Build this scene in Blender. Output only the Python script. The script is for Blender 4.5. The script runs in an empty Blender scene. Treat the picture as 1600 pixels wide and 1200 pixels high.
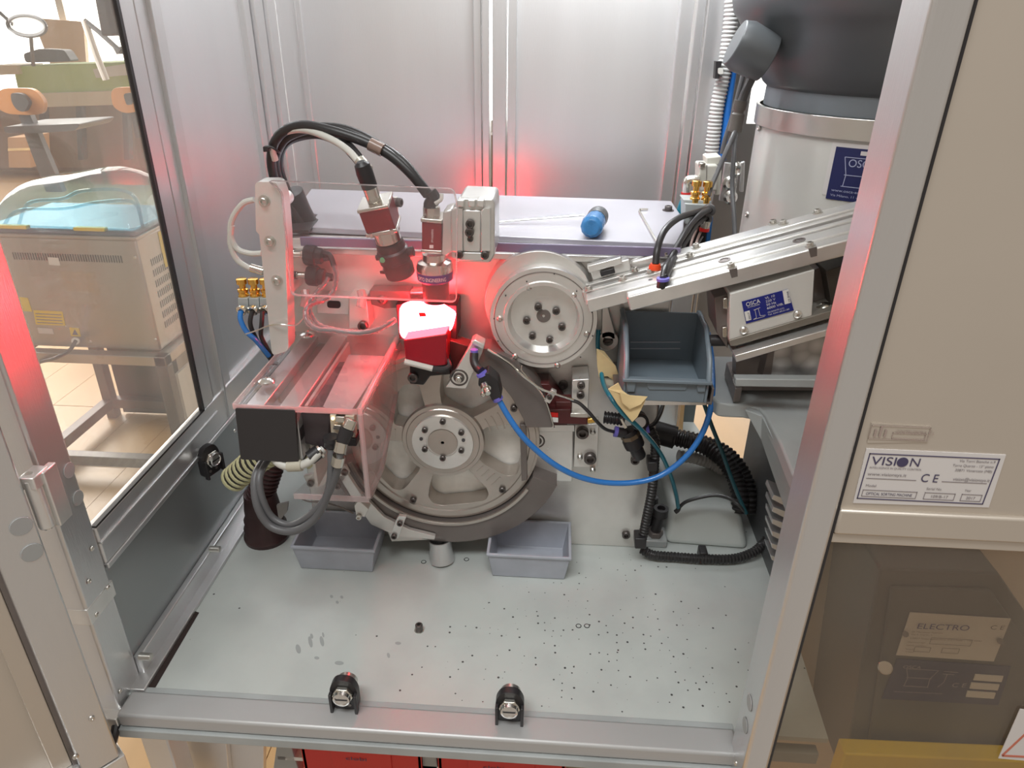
import bpy, bmesh, math, random
from mathutils import Vector as V, Matrix, geometry
random.seed(7)
SC = bpy.context.scene
COL = SC.collection
R = math.radians

# ---------------------------------------------------------------- camera (surveyed from the vanishing points)
F = 1115.0
CAM = V((0, 0, .65))
_v = V((-30, -2190, -F)).normalized(); _z = -_v
_d = V((79, 564, -F)); _y = (_d - _z*_d.dot(_z)).normalized(); _x = _y.cross(_z)
RM = Matrix((_x, _y, _z))                       # camera space -> world
cd = bpy.data.cameras.new('camera'); cam = bpy.data.objects.new('camera', cd); COL.objects.link(cam)
cam.matrix_world = Matrix.Translation(CAM) @ RM.to_4x4()
cd.sensor_width = 36; cd.lens = F/1600*36; cd.clip_start = .02; cd.clip_end = 100
SC.camera = cam

def A(u, v, x=None, y=None, z=None):
    "point of the place seen at (u,v) that lies on a known plane x=, y= or z="
    r = RM @ V((u-800, -(v-600), -F))
    for i, k in enumerate((x, y, z)):
        if k is not None: return CAM + r*((k-CAM[i])/r[i])

# ---------------------------------------------------------------- light and exposure
SC.view_settings.view_transform = 'Standard'; SC.view_settings.look = 'None'
SC.view_settings.exposure = 0.0; SC.view_settings.gamma = 1.0; SC.view_settings.use_curve_mapping = False
w = bpy.data.worlds.new('world'); SC.world = w; w.use_nodes = True
bg = w.node_tree.nodes['Background']; bg.inputs[0].default_value = (1.0, .875, .75, 1); bg.inputs[1].default_value = .40

def area(name, loc, rot, sx, sy, e, c=(1, 1, 1)):
    l = bpy.data.lights.new(name, 'AREA'); l.shape = 'RECTANGLE'; l.size = sx; l.size_y = sy; l.energy = e; l.color = c
    o = bpy.data.objects.new(name, l); COL.objects.link(o); o.location = loc; o.rotation_euler = rot
    return o
area('cabinet_lamp', (.09, .93, .98), (R(66), 0, 0), .42, .06, 8.5, (.95, .98, 1))
area('ceiling_lamp', (-.35, -.35, 2.2), (R(24), 0, R(-8)), 1.6, .5, 37, (.97, 1, 1))
area('window_daylight', (-3.9, 4.0, 1.3), (R(80), 0, R(-120)), 2.5, 1.6, 190, (1, .98, .95))

# ---------------------------------------------------------------- materials
MATS = {}
def mat(name, col, rough=.5, metal=0., var=0., vs=20., stretch=(1, 1, 1), bump=0., bs=200., spec=.5, emit=None, es=0., coat=0.):
    m = bpy.data.materials.new(name); m.use_nodes = True; nt = m.node_tree; N = nt.nodes; L = nt.links
    p = N['Principled BSDF']
    c = (*col, 1)
    p.inputs['Base Color'].default_value = c; p.inputs['Roughness'].default_value = rough; p.inputs['Metallic'].default_value = metal
    p.inputs['Specular IOR Level'].default_value = spec; p.inputs['Coat Weight'].default_value = coat
    tc = N.new('ShaderNodeTexCoord'); mp = N.new('ShaderNodeMapping'); mp.inputs['Scale'].default_value = stretch
    L.new(tc.outputs['Object'], mp.inputs[0])
    if var:
        n = N.new('ShaderNodeTexNoise'); n.inputs['Scale'].default_value = vs; n.inputs['Detail'].default_value = 5
        L.new(mp.outputs[0], n.inputs[0])
        mr = N.new('ShaderNodeMapRange'); mr.inputs[3].default_value = 1-var; mr.inputs[4].default_value = 1+var
        mr.inputs[1].default_value = .25; mr.inputs[2].default_value = .75
        L.new(n.outputs[0], mr.inputs[0])
        mx = N.new('ShaderNodeMix'); mx.data_type = 'RGBA'; mx.blend_type = 'MULTIPLY'; mx.inputs[0].default_value = 1
        mx.inputs[6].default_value = c; L.new(mr.outputs[0], mx.inputs[7]); L.new(mx.outputs[2], p.inputs['Base Color'])
        m2 = N.new('ShaderNodeMath'); m2.operation = 'MULTIPLY'; m2.inputs[1].default_value = rough
        L.new(mr.outputs[0], m2.inputs[0]); L.new(m2.outputs[0], p.inputs['Roughness'])
    if bump:
        n = N.new('ShaderNodeTexNoise'); n.inputs['Scale'].default_value = bs; L.new(mp.outputs[0], n.inputs[0])
        b = N.new('ShaderNodeBump'); b.inputs['Strength'].default_value = bump; b.inputs['Distance'].default_value = .0006
        L.new(n.outputs[0], b.inputs['Height']); L.new(b.outputs[0], p.inputs['Normal'])
    if emit: p.inputs['Emission Color'].default_value = (*emit, 1); p.inputs['Emission Strength'].default_value = es
    MATS[name] = m; return m

def clear(name, tint=(1, 1, 1), haze=.04, hazec=(.8, .8, .8), gl=.035, rough=.02, ior=1.49):
    "clear sheet: transparent, a fresnel shine and a little patchy scattering haze"
    m = bpy.data.materials.new(name); m.use_nodes = True; nt = m.node_tree; N = nt.nodes; L = nt.links; N.clear()
    out = N.new('ShaderNodeOutputMaterial'); t = N.new('ShaderNodeBsdfTransparent'); t.inputs[0].default_value = (*tint, 1)
    g = N.new('ShaderNodeBsdfGlossy'); g.inputs['Roughness'].default_value = rough
    d = N.new('ShaderNodeBsdfDiffuse'); d.inputs[0].default_value = (*hazec, 1)
    tr = N.new('ShaderNodeBsdfTranslucent'); tr.inputs[0].default_value = (*hazec, 1)
    a0 = N.new('ShaderNodeAddShader'); mm = N.new('ShaderNodeMixShader'); mm.inputs[0].default_value = .5
    L.new(d.outputs[0], mm.inputs[1]); L.new(tr.outputs[0], mm.inputs[2])
    no = N.new('ShaderNodeTexNoise'); no.inputs['Scale'].default_value = 9; no.inputs['Detail'].default_value = 8
    tc = N.new('ShaderNodeTexCoord'); mp = N.new('ShaderNodeMapping'); mp.inputs['Scale'].default_value = (1, 1, .25)
    L.new(tc.outputs['Object'], mp.inputs[0]); L.new(mp.outputs[0], no.inputs[0])
    mr = N.new('ShaderNodeMapRange'); mr.inputs[1].default_value = .35; mr.inputs[2].default_value = .8
    mr.inputs[3].default_value = haze*.6; mr.inputs[4].default_value = haze*2.0; L.new(no.outputs[0], mr.inputs[0])
    m1 = N.new('ShaderNodeMixShader'); L.new(mr.outputs[0], m1.inputs[0]); L.new(t.outputs[0], m1.inputs[1]); L.new(mm.outputs[0], m1.inputs[2])
    fr = N.new('ShaderNodeLayerWeight'); pw = N.new('ShaderNodeMath'); pw.operation = 'POWER'; pw.inputs[1].default_value = 4.5
    L.new(fr.outputs['Facing'], pw.inputs[0]); ma = N.new('ShaderNodeMath'); ma.operation = 'MULTIPLY_ADD'; ma.inputs[1].default_value = .8; ma.inputs[2].default_value = gl
    L.new(pw.outputs[0], ma.inputs[0])
    m2 = N.new('ShaderNodeMixShader'); L.new(ma.outputs[0], m2.inputs[0]); L.new(m1.outputs[0], m2.inputs[1]); L.new(g.outputs[0], m2.inputs[2])
    L.new(m2.outputs[0], out.inputs[0]); MATS[name] = m; return m

alu = mat('anodised_aluminium', (.70, .70, .705), .32, .85, .05, 14, (1, 1, .08), .25, 900)
panel = mat('satin_aluminium_sheet', (.74, .745, .755), .36, .88, .05, 9, (1, 1, .15), .15, 700)
alum = mat('milled_aluminium', (.76, .75, .73), .3, .75, .10, 26, (1, 1, 1), .08, 260)
brushed = mat('brushed_aluminium_plate', (.74, .72, .69), .34, .62, .16, 11, (1, 1, 1), .12, 160)
rotm = mat('turned_aluminium_disc', (.50, .45, .41), .30, .8, .12, 18, (1, 1, 1), .08, 240)
steel = mat('bright_steel', (.78, .77, .75), .2, 1., .08, 60)
bolt_m = mat('burnished_bolt_steel', (.13, .115, .11), .35, .75, .1, 80)
zinc = mat('zinc_screw', (.66, .64, .60), .28, .95)
dark = mat('dark_phosphated_steel', (.20, .175, .165), .42, .55, .15, 16, (1, 1, 1), .2, 300)
blackp = mat('black_plastic', (.022, .02, .022), .42, 0, .1, 40)
rubber = mat('black_cable_rubber', (.025, .023, .024), .38, 0)
greyc = mat('grey_cable_sheath', (.10, .10, .105), .42)
whitec = mat('white_cable_sheath', (.55, .54, .50), .45)
floorp = mat('pale_green_grey_enamel', (.50, .53, .51), .38, 0, .05, 5)
camred = mat('dark_red_camera_paint', (.22, .006, .012), .35, .1)
brass = mat('brass', (.78, .47, .12), .22, 1.)
nickel = mat('nickel', (.70, .68, .62), .22, 1.)
blue = mat('blue_air_hose', (.02, .17, .52), .25, 0, coat=.5)
teal = mat('teal_air_hose', (.01, .17, .24), .3, 0, coat=.3)
binm = mat('slate_blue_plastic', (.165, .205, .24), .4, 0, .12, 18)
smallbin = mat('grey_blue_tray_plastic', (.40, .42, .475), .5, 0, .14, 22)
tape = mat('masking_tape', (.72, .55, .29), .7, 0, .12, 30, bump=.5, bs=90)
darkpaint = mat('dark_grey_paint', (.10, .105, .11), .4, .1, .1, 12)
castp = mat('grey_enamel_casting', (.36, .38, .38), .42, 0, .16, 13, bump=.3, bs=80)
hop_m = mat('dark_grey_hopper_plastic', (.09, .098, .105), .38, 0, .08, 6)
hop_r = mat('slate_grey_ring', (.16, .18, .20), .4)
white = mat('off_white_enamel', (.62, .61, .58), .35, 0, .04, 10)
beige = mat('satin_steel_door_sheet', (.62, .56, .49), .42, .6, .03, 6)
lab = mat('pale_label_film', (.66, .63, .62), .5)
labw = mat('white_label_film', (.75, .74, .72), .5)
ink = mat('dark_label_ink', (.06, .05, .11), .5)
inkg = mat('grey_label_ink', (.22, .19, .20), .5)
labb = mat('deep_blue_label_film', (.012, .02, .20), .4)
labn = mat('navy_label_film', (.015, .02, .10), .4)
redp = mat('red_crate_plastic', (.62, .015, .012), .4)
orange = mat('red_orange_ring', (.8, .08, .02), .4)
yellow = mat('yellow_sticker', (.80, .58, .02), .5)
stst = mat('brushed_stainless', (.46, .43, .40), .36, .8, .07, 8, (1, 1, .2))
wood = mat('beech_laminate', (.62, .40, .19), .35, 0, .14, 5, (1, .25, 1))
ply = mat('orange_plywood', (.60, .27, .09), .4)
greenm = mat('pale_green_mat', (.42, .55, .22), .6)
benchm = mat('bench_beige', (.62, .56, .45), .6)
wallm = mat('outer_room_plaster', (.75, .73, .69), .8)
hosey = mat('yellow_green_rib', (.50, .48, .28), .5)
skyblue = mat('blue_screwdriver_plastic', (.05, .22, .50), .3, 0, .25, 120)
lamp_red = mat('red_led_diffuser', (.9, .1, .1), .4, emit=(1, .022, .03), es=130)
winlight = mat('bright_daylit_pane', (1, 1, 1), .5, emit=(1, .985, .96), es=4.0)
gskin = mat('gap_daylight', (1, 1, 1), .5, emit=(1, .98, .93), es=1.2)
acr = clear('clear_acrylic', (.97, .96, .96), .035, (.85, .8, .8))
edge = clear('frosted_acrylic_edge', (.85, .80, .80), .42, (.9, .82, .82))
glass = clear('glare_window_pane', (.94, .93, .91), .11, (.9, .88, .85))  # haze raised to paint the washed-out daylight glare
tint = clear('bronze_tinted_pane', (.88, .83, .76), .13, (.50, .44, .37), rough=.08)  # beige haze lightens the dim inside in place of light
bluedome = clear('blue_tinted_dome', (.62, .82, .88), .07, (.55, .75, .82), rough=.04, ior=1.6)
spiral = clear('clear_spiral_wrap', (.88, .86, .86), .22, (.85, .8, .8))

def swirl():
    m = mat('engine_turned_steel', (.52, .52, .52), .3, .6); nt = m.node_tree; N = nt.nodes; L = nt.links
    tc = N.new('ShaderNodeTexCoord'); vo = N.new('ShaderNodeTexVoronoi'); vo.inputs['Scale'].default_value = 55
    L.new(tc.outputs['Object'], vo.inputs[0]); wv = N.new('ShaderNodeMath'); wv.operation = 'MULTIPLY'; wv.inputs[1].default_value = 40
    L.new(vo.outputs['Distance'], wv.inputs[0]); s = N.new('ShaderNodeMath'); s.operation = 'SINE'; L.new(wv.outputs[0], s.inputs[0])
    b = N.new('ShaderNodeBump'); b.inputs['Strength'].default_value = .4; b.inputs['Distance'].default_value = .0015
    mr = N.new('ShaderNodeMapRange'); mr.inputs[1].default_value = 0; mr.inputs[2].default_value = .75; mr.inputs[3].default_value = .75; mr.inputs[4].default_value = .28
    L.new(vo.outputs['Distance'], mr.inputs[0]); L.new(mr.outputs[0], N['Principled BSDF'].inputs['Base Color'])
    L.new(vo.outputs['Distance'], b.inputs['Height']); L.new(b.outputs[0], N['Principled BSDF'].inputs['Normal']); return m
swirlm = swirl()

def specked():
    "enamelled base plate with chips, scratches and finger smudges"
    m = mat('chipped_enamel', (.50, .53, .51), .33); nt = m.node_tree; N = nt.nodes; L = nt.links; p = N['Principled BSDF']
    tc = N.new('ShaderNodeTexCoord')
    vo = N.new('ShaderNodeTexVoronoi'); vo.voronoi_dimensions = '2D'; vo.inputs['Scale'].default_value = 95; L.new(tc.outputs['Object'], vo.inputs[0])
    sz = N.new('ShaderNodeSeparateColor'); L.new(vo.outputs['Color'], sz.inputs[0])
    th = N.new('ShaderNodeMath'); th.operation = 'MULTIPLY_ADD'; th.inputs[1].default_value = .15; th.inputs[2].default_value = -.02
    L.new(sz.outputs[0], th.inputs[0])
    lt = N.new('ShaderNodeMath'); lt.operation = 'LESS_THAN'; L.new(vo.outputs['Distance'], lt.inputs[0]); L.new(th.outputs[0], lt.inputs[1])
    # chips gather in one worn patch of the plate
    sp = N.new('ShaderNodeVectorMath'); sp.operation = 'DISTANCE'; sp.inputs[1].default_value = (.08, -.13, 0); L.new(tc.outputs['Object'], sp.inputs[0])
    mr = N.new('ShaderNodeMapRange'); mr.inputs[1].default_value = .05; mr.inputs[2].default_value = .24; mr.inputs[3].default_value = .7; mr.inputs[4].default_value = .03
    L.new(sp.outputs['Value'], mr.inputs[0])
    pk = N.new('ShaderNodeMath'); pk.operation = 'LESS_THAN'; L.new(sz.outputs[1], pk.inputs[0]); L.new(mr.outputs[0], pk.inputs[1])
    mu = N.new('ShaderNodeMath'); mu.operation = 'MULTIPLY'; L.new(lt.outputs[0], mu.inputs[0]); L.new(pk.outputs[0], mu.inputs[1])
    no = N.new('ShaderNodeTexNoise'); no.inputs['Scale'].default_value = 16; no.inputs['Detail'].default_value = 6; L.new(tc.outputs['Object'], no.inputs[0])
    r2 = N.new('ShaderNodeMapRange'); r2.inputs[1].default_value = .42; r2.inputs[2].default_value = .85; r2.inputs[3].default_value = 0; r2.inputs[4].default_value = .5
    L.new(no.outputs[0], r2.inputs[0])
    c1 = N.new('ShaderNodeMix'); c1.data_type = 'RGBA'; c1.inputs[6].default_value = (.50, .53, .51, 1); c1.inputs[7].default_value = (.36, .38, .38, 1); L.new(r2.outputs[0], c1.inputs[0])
    c2 = N.new('ShaderNodeMix'); c2.data_type = 'RGBA'; c2.inputs[7].default_value = (.05, .05, .05, 1); L.new(c1.outputs[2], c2.inputs[6]); L.new(mu.outputs[0], c2.inputs[0])
    L.new(c2.outputs[2], p.inputs['Base Color']); return m
floorchip = specked()

# ---------------------------------------------------------------- mesh helpers
Q = 24
class MB:
    def __init__(s): s.bm = bmesh.new(); s.mi = 0
    def f(s, vs):
        try: fc = s.bm.faces.new(vs); fc.material_index = s.mi; return fc
        except ValueError: return None
    def hexa(s, P):
        v = [s.bm.verts.new(p) for p in P]
        for q in ((0, 3, 2, 1), (4, 5, 6, 7), (0, 1, 5, 4), (1, 2, 6, 5), (2, 3, 7, 6), (3, 0, 4, 7)): s.f([v[i] for i in q])
        return s
    def box(s, x0, x1, y0, y1, z0, z1):
        return s.hexa([(x0, y0, z0), (x1, y0, z0), (x1, y1, z0), (x0, y1, z0), (x0, y0, z1), (x1, y0, z1), (x1, y1, z1), (x0, y1, z1)])
    def prism(s, P, d):
        "polygon P (3D points, one plane) pushed by vector d"
        P = [V(p) for p in P]; d = V(d); a = [s.bm.verts.new(p) for p in P]; b = [s.bm.verts.new(p+d) for p in P]; n = len(P)
        tris = geometry.tessellate_polygon([P]) if n > 4 else None
        if tris:
            for t in tris: s.f([a[i] for i in t]); s.f([b[i] for i in reversed(t)])
        else: s.f(a); s.f(b[::-1])
        for i in range(n): s.f([a[i], b[i], b[(i+1) % n], a[(i+1) % n]])
        return s
    def yp(s, px, y, d): return s.prism([A(u, v, y=y) for u, v in px], (0, d, 0))
    def xp(s, px, x, d): return s.prism([A(u, v, x=x) for u, v in px], (d, 0, 0))
    def zp(s, px, z, d): return s.prism([A(u, v, z=z) for u, v in px], (0, 0, d))
    def holed(s, outer, holes, o, ax, ay, d):
        "2D outline with holes in the frame o, ax, ay; thickness d"
        o, ax, ay, d = V(o), V(ax), V(ay), V(d)
        loops = [outer]+holes; L3 = [[o+ax*p[0]+ay*p[1] for p in l] for l in loops]
        flat = [p for l in L3 for p in l]; a = [s.bm.verts.new(p) for p in flat]; b = [s.bm.verts.new(p+d) for p in flat]
        for t in geometry.tessellate_polygon(L3): s.f([a[i] for i in t]); s.f([b[i] for i in reversed(t)])
        k = 0
        for l in loops:
            n = len(l)
            for i in range(n): s.f([a[k+i], b[k+i], b[k+(i+1) % n], a[k+(i+1) % n]])
            k += n
        return s
    def lathe(s, o, ax, prof, n=Q, a0=0, a1=360):
        "profile [(t, r)] turned about the axis ax through o"
        o = V(o); ax = V(ax).normalized(); t = V((0, 0, 1)) if abs(ax.z) < .9 else V((0, 1, 0))
        e1 = ax.cross(t).normalized(); e2 = ax.cross(e1); rings = []; full = a1-a0 >= 360; m = n if full else n+1
        for h, r in prof:
            if r <= 1e-6: rings.append([s.bm.verts.new(o+ax*h)])
            else: rings.append([s.bm.verts.new(o+ax*h+(e1*math.cos(R(a0+(a1-a0)*i/n))+e2*math.sin(R(a0+(a1-a0)*i/n)))*r) for i in range(m)])
        for p, q in zip(rings, rings[1:]):
            for i in range(n):
                j = (i+1) % m
                if len(p) == 1 and len(q) == 1: continue
                if len(p) == 1: s.f([p[0], q[j], q[i]])
                elif len(q) == 1: s.f([p[i], p[j], q[0]])
                else: s.f([p[i], p[j], q[j], q[i]])
        return s
    def cyl(s, p0, p1, r, r1=None, n=Q):
        p0, p1 = V(p0), V(p1); h = (p1-p0).length; r1 = r if r1 is None else r1
        return s.lathe(p0, p1-p0, [(0, 0), (0, r), (h, r1), (h, 0)], n)
    def tube(s, pts, r, n=10, step=6, rib=None, smooth=True):
        pts = [V(p) for p in pts]; P = []
        if smooth and len(pts) > 2:
            e = [pts[0]*2-pts[1]]+pts+[pts[-1]*2-pts[-2]]
            for i in range(1, len(e)-2):
                for k in range(step):
                    t = k/step; a, b, c, d = e[i-1:i+3]
                    P.append(.5*((2*b)+(c-a)*t+(2*a-5*b+4*c-d)*t*t+(3*b-a-3*c+d)*t**3))
            P.append(pts[-1])
        else: P = pts
        if rib:
            L = [0]
            for a, b in zip(P, P[1:]): L.append(L[-1]+(b-a).length)
            m = max(4, int(L[-1]/rib)*4); Pn = []; Rn = []; j = 0
            for i in range(m+1):
                t = L[-1]*i/m
                while j < len(L)-2 and L[j+1] < t: j += 1
                k = (t-L[j])/max(1e-9, L[j+1]-L[j]); Pn.append(P[j].lerp(P[j+1], k)); Rn.append(r*(1.0 if i % 4 < 2 else .84))
            P = Pn
        else: Rn = [r]*len(P)
        up = V((.31, .17, .93)).normalized(); prev = None; rings = []
        for i, p in enumerate(P):
            t = (P[min(i+1, len(P)-1)]-P[max(i-1, 0)]).normalized()
            if prev is None: e1 = t.cross(up).normalized()
            else: e1 = (prev-t*prev.dot(t)).normalized()
            prev = e1; e2 = t.cross(e1)
            rings.append([s.bm.verts.new(p+(e1*math.cos(2*math.pi*k/n)+e2*math.sin(2*math.pi*k/n))*Rn[i]) for k in range(n)])
        for a, b in zip(rings, rings[1:]):
            for k in range(n): s.f([a[k], a[(k+1) % n], b[(k+1) % n], b[k]])
        s.f(rings[0][::-1]); s.f(rings[-1]); return s

ORG = {}
def mk(name, me, parent=None, loc=None):
    o = bpy.data.objects.new(name, me); COL.objects.link(o); base = V((0, 0, 0))
    if parent is not None: o.parent = parent; base = ORG[parent.name]
    loc = V(loc) if loc is not None else V((0, 0, 0)); o.location = loc-base; ORG[o.name] = loc
    return o
def part(name, mb, m, parent=None, bev=0, label=None, sm=35, kind=None, loc=None, seg=2):
    bm = mb.bm; bmesh.ops.recalc_face_normals(bm, faces=bm.faces)
    c = V([(min(v.co[i] for v in bm.verts)+max(v.co[i] for v in bm.verts))/2 for i in range(3)]); c.z = min(v.co.z for v in bm.verts)
    if loc is not None: c = V(loc)
    bmesh.ops.translate(bm, vec=-c, verts=bm.verts)
    me = bpy.data.meshes.new(name); bm.to_mesh(me); bm.free()
    for x in (m if isinstance(m, (list, tuple)) else [m]): me.materials.append(x)
    me.polygons.foreach_set('use_smooth', [True]*len(me.polygons)); me.set_sharp_from_angle(angle=R(sm))
    o = mk(name, me, parent, c)
    if bev:
        b = o.modifiers.new('bevel', 'BEVEL'); b.width = bev; b.segments = seg; b.limit_method = 'ANGLE'; b.angle_limit = R(40); b.harden_normals = False
    if label: o['label'] = label
    if kind: o['kind'] = kind
    return o
def tag(o, label, cat, group=None):
    o['label'] = label; o['category'] = cat
    if group: o['group'] = group
    return o
def thing(name, label, cat, loc, group=None):
    return tag(mk(name, None, None, loc), label, cat, group)
def struct(o, label=None):
    o['kind'] = 'structure'
    if label: o['label'] = label
    return o
def sroot(name, loc, label=None): return struct(mk(name, None, None, loc), label)

def _bolt_mesh(name, kind, m):
    b = MB(); ax = (0, 0, 1)
    if kind == 'cap': b.lathe((0, 0, 0), ax, [(0, 0), (0, 1), (.85, 1), (1.0, .86), (1.0, .55), (.45, .5), (.45, 0)], 18)
    elif kind == 'washer': b.lathe((0, 0, 0), ax, [(0, 0), (0, 1.45), (.2, 1.45), (.2, .95), (1.1, .95), (1.2, .82), (1.2, .5), (.7, .46), (.7, 0)], 20)
    elif kind == 'sunk': b.lathe((0, 0, 0), ax, [(0, 1.5), (.06, 1.45), (.06, 1.2), (-.5, 1.15), (-.5, .95), (.03, .9), (.08, .8), (.08, .5), (-.4, .45), (-.4, 0)], 20)
    elif kind == 'pan': b.lathe((0, 0, 0), ax, [(0, 0), (0, 1), (.25, .97), (.5, .75), (.62, .4), (.45, .3), (.45, 0)], 18)
    bm = b.bm; bmesh.ops.recalc_face_normals(bm, faces=bm.faces); me = bpy.data.meshes.new(name); bm.to_mesh(me); bm.free()
    me.materials.append(m); me.polygons.foreach_set('use_smooth', [True]*len(me.polygons)); me.set_sharp_from_angle(angle=R(35)); return me
BM = {}
def bolt(parent, p, d, r, kind='cap', m=None, name='bolt'):
    m = m or bolt_m; k = (kind, m.name)
    if k not in BM: BM[k] = _bolt_mesh(name, kind, m)
    o = mk(name, BM[k], parent, p); o.rotation_euler = V(d).to_track_quat('Z', 'Y').to_euler(); o.scale = (r, r, r); return o
FR = (0, -1, 0); UP = (0, 0, 1)
def ybolts(parent, pts, y, r, kind='cap', m=None):
    for u, v in pts: bolt(parent, A(u, v, y=y), FR, r, kind, m)

def text(s, o, right, up, h, m, parent, width=None, name='lettering', align='LEFT', depth=.0002, bend=None):
    "lettering of cap height h lying on a surface at o"
    cu = bpy.data.curves.new('t', 'FONT'); cu.body = s; cu.size = 1; cu.align_x = align; cu.extrude = 0
    to = bpy.data.objects.new('t', cu); COL.objects.link(to); dg = bpy.context.evaluated_depsgraph_get(); dg.update()
    me = bpy.data.meshes.new_from_object(to.evaluated_get(dg)); bpy.data.objects.remove(to); bpy.data.curves.remove(cu)
    if not me.vertices: return
    xs = [v.co.x for v in me.vertices]; wd = max(xs)-min(xs); sc = h/.7; sx = width/wd if width else sc
    right, up = V(right).normalized(), V(up).normalized(); nn = right.cross(up); o = V(o)
    for v in me.vertices:
        x, y = v.co.x*sx, v.co.y*sc; P = bend(x, y) if bend else o+right*x+up*y+nn*depth
        v.co = P-o
    me.materials.clear(); me.materials.append(m); return mk(name, me, parent, o)
def quad(name, P, m, parent, t=.0006, label=None, bev=0):
    "thin plate or sticker with corners P, thickness t behind"
    P = [V(p) for p in P]; n = (P[1]-P[0]).cross(P[3]-P[0]).normalized(); return part(name, MB().prism(P, n*-t), m, parent, bev, label)
def circle(r, n=48, a0=0, a1=360, c=(0, 0)):
    m = n if a1-a0 >= 360 else n+1
    return [(c[0]+r*math.cos(R(a0+(a1-a0)*i/n)), c[1]+r*math.sin(R(a0+(a1-a0)*i/n))) for i in range(m)]
def roundpoly(P, r, n=5):
    out = []; k = len(P)
    for i in range(k):
        p, a, b = V(P[i]), V(P[i-1]), V(P[(i+1) % k]); u, w = (a-p).normalized(), (b-p).normalized()
        rr = min(r, (a-p).length*.45, (b-p).length*.45)
        for j in range(n+1):
            t = j/n; q = (p+u*rr)*(1-t)**2+p*2*t*(1-t)+(p+w*rr)*t*t; out.append(tuple(q))
    return out

# ================================================================ THE SETTING
lav = mat('lavender_film_cover', (.50, .49, .54), .3, .45, .10, 7)
lave = mat('violet_cover_edge', (.19, .16, .25), .4)
# ---- outer room floor, laminate planks
fl = struct(part('floor', MB().box(-9, 4, .3, 14, -.90, -.862), wood), 'light beech laminate floor of the room')
pm = None
for i in range(17):
    for j in range(3):
        x = -2.6+i*.19; y = .62+j*1.3+(i % 3)*.43
        if pm is None:
            p_ = part('plank', MB().box(-.094, .094, -.648, .648, -.006, .006), wood, fl, .0015, loc=(0, 0, 0)); pm = p_.data; p_.location = V((x, y, -.856))-ORG['floor']
        else:
            p_ = mk('plank', pm, fl, (x, y, -.856))
# ---- left wall: profiles, sheet and window
XL = -.436
wl = sroot('wall_left', (XL, .8, 0), 'left side of the machine enclosure, aluminium profiles and sheet')
part('front_post', MB().box(-.460, XL, .488, .529, -.02, 1.5), alu, wl, .003)
part('connector_block', MB().box(-.4605, XL+.0006, .4875, .531, .118, .138), darkpaint if False else alum, wl, .001)
part('connector_block', MB().box(-.4605, XL+.0006, .4875, .51, -.018, -.002), alum, wl, .001)
part('inner_ridge', MB().box(-.440, XL+.002, .531, .80, .183, .186), alu, wl, .0008)
part('lower_rail', MB().box(-.448, XL, .531, 1.13, .158, .203), alu, wl, .002)
part('sill_strip', MB().box(-.452, XL+.0015, .531, 1.13, .152, .158), alu, wl, .001)
part('window_post', MB().box(-.4402, XL, .769, .797, .203, 1.5), alu, wl, .002)
part('rear_post', MB().box(-.446, XL-.003, .802, .858, .16, 1.5), alu, wl, .002)
part('post_bead', MB().box(XL-.004, XL+.002, .826, .831, .16, 1.5), alu, wl, .001)
part('upper_sheet', MB().box(-.456, XL-.008, .856, 1.16, .16, 1.5), panel, wl)
part('lower_sheet', MB().box(-.456, XL-.004, .53, 1.16, .0, .152), mat('grey_green_lower_sheet', (.36, .38, .385), .36, .7), wl)
part('base_angle', MB().box(XL-.004, XL+.005, .53, 1.0, .0, .028), alu, wl, .0015)
part('base_angle', MB().box(XL-.004, XL+.016, .508, 1.0, .0, .005), alu, wl, .001)
for y0, y1, d in ((1.078, 1.10, .0), (1.103, 1.135, .006), (1.137, 1.168, .012)):
    part('corner_profile', MB().box(XL-.02, XL+d, y0, y1, .0, 1.5), alu, wl, .0015)
for p in ((212, 1025), (323, 857)):
    q = A(*p, x=XL); b_ = MB().cyl((XL+.004, q.y, q.z), (XL+.018, q.y, q.z), .0042, n=14); part('stud', b_, zinc, wl, .0008)
for p in ((143, 857), (150, 960), (138, 908), (168, 918), (187, 1080), (388, 634), (366, 673)):
    q = A(*p, x=XL); bolt(wl, (XL+.0005, q.y, q.z), (1, 0, 0), .0026, 'pan', zinc, 'screw')
for p in ((107, 735), (121, 778)):
    q = A(*p, x=XL); part('profile_cap', MB().cyl((XL, q.y, q.z), (XL+.0012, q.y, q.z), .0075), mat('grey_cap', (.36, .37, .37), .4) if 'grey_cap' not in MATS else MATS['grey_cap'], wl, .0004)
wn = struct(part('window_1', MB().box(-.4415, -.4385, .531, .769, .203, 1.5), glass), 'glass pane of the left wall with daylight glare as haze')
gk = MB(); gk.box(-.4402, -.4352, .764, .769, .203, 1.5); gk.box(-.4402, -.4352, .531, .769, .203, .2055)
part('gasket', gk, blackp, wn)

# ---- back wall
YB = 1.17
wb = sroot('wall_back', (0, YB, 0), 'rear sheets and profiles of the machine enclosure')
part('sheet_panel', MB().box(-.426, -.128, YB, YB+.004, .0, 1.5), panel, wb)
part('sheet_panel', MB().box(-.068, .168, YB, YB+.004, .0, 1.5), panel, wb)
part('bead', MB().box(-.395, -.386, YB-.004, YB, .0, 1.5), alu, wb, .0015)
part('door_profile', MB().box(-.130, -.1185, YB-.010, YB+.02, .0, 1.5), alu, wb, .001)
part('door_profile', MB().box(-.117, -.1065, YB-.016, YB+.02, .0, 1.5), alu, wb, .001)
part('door_profile', MB().box(-.1015, -.081, YB-.016, YB+.02, .0, 1.5), alu, wb, .001)
part('door_profile', MB().box(-.079, -.066, YB-.010, YB+.02, .0, 1.5), alu, wb, .001)
part('corner_profile', MB().box(.165, .184, YB-.022, YB+.01, .0, 1.5), alu, wb, .0015)
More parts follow.
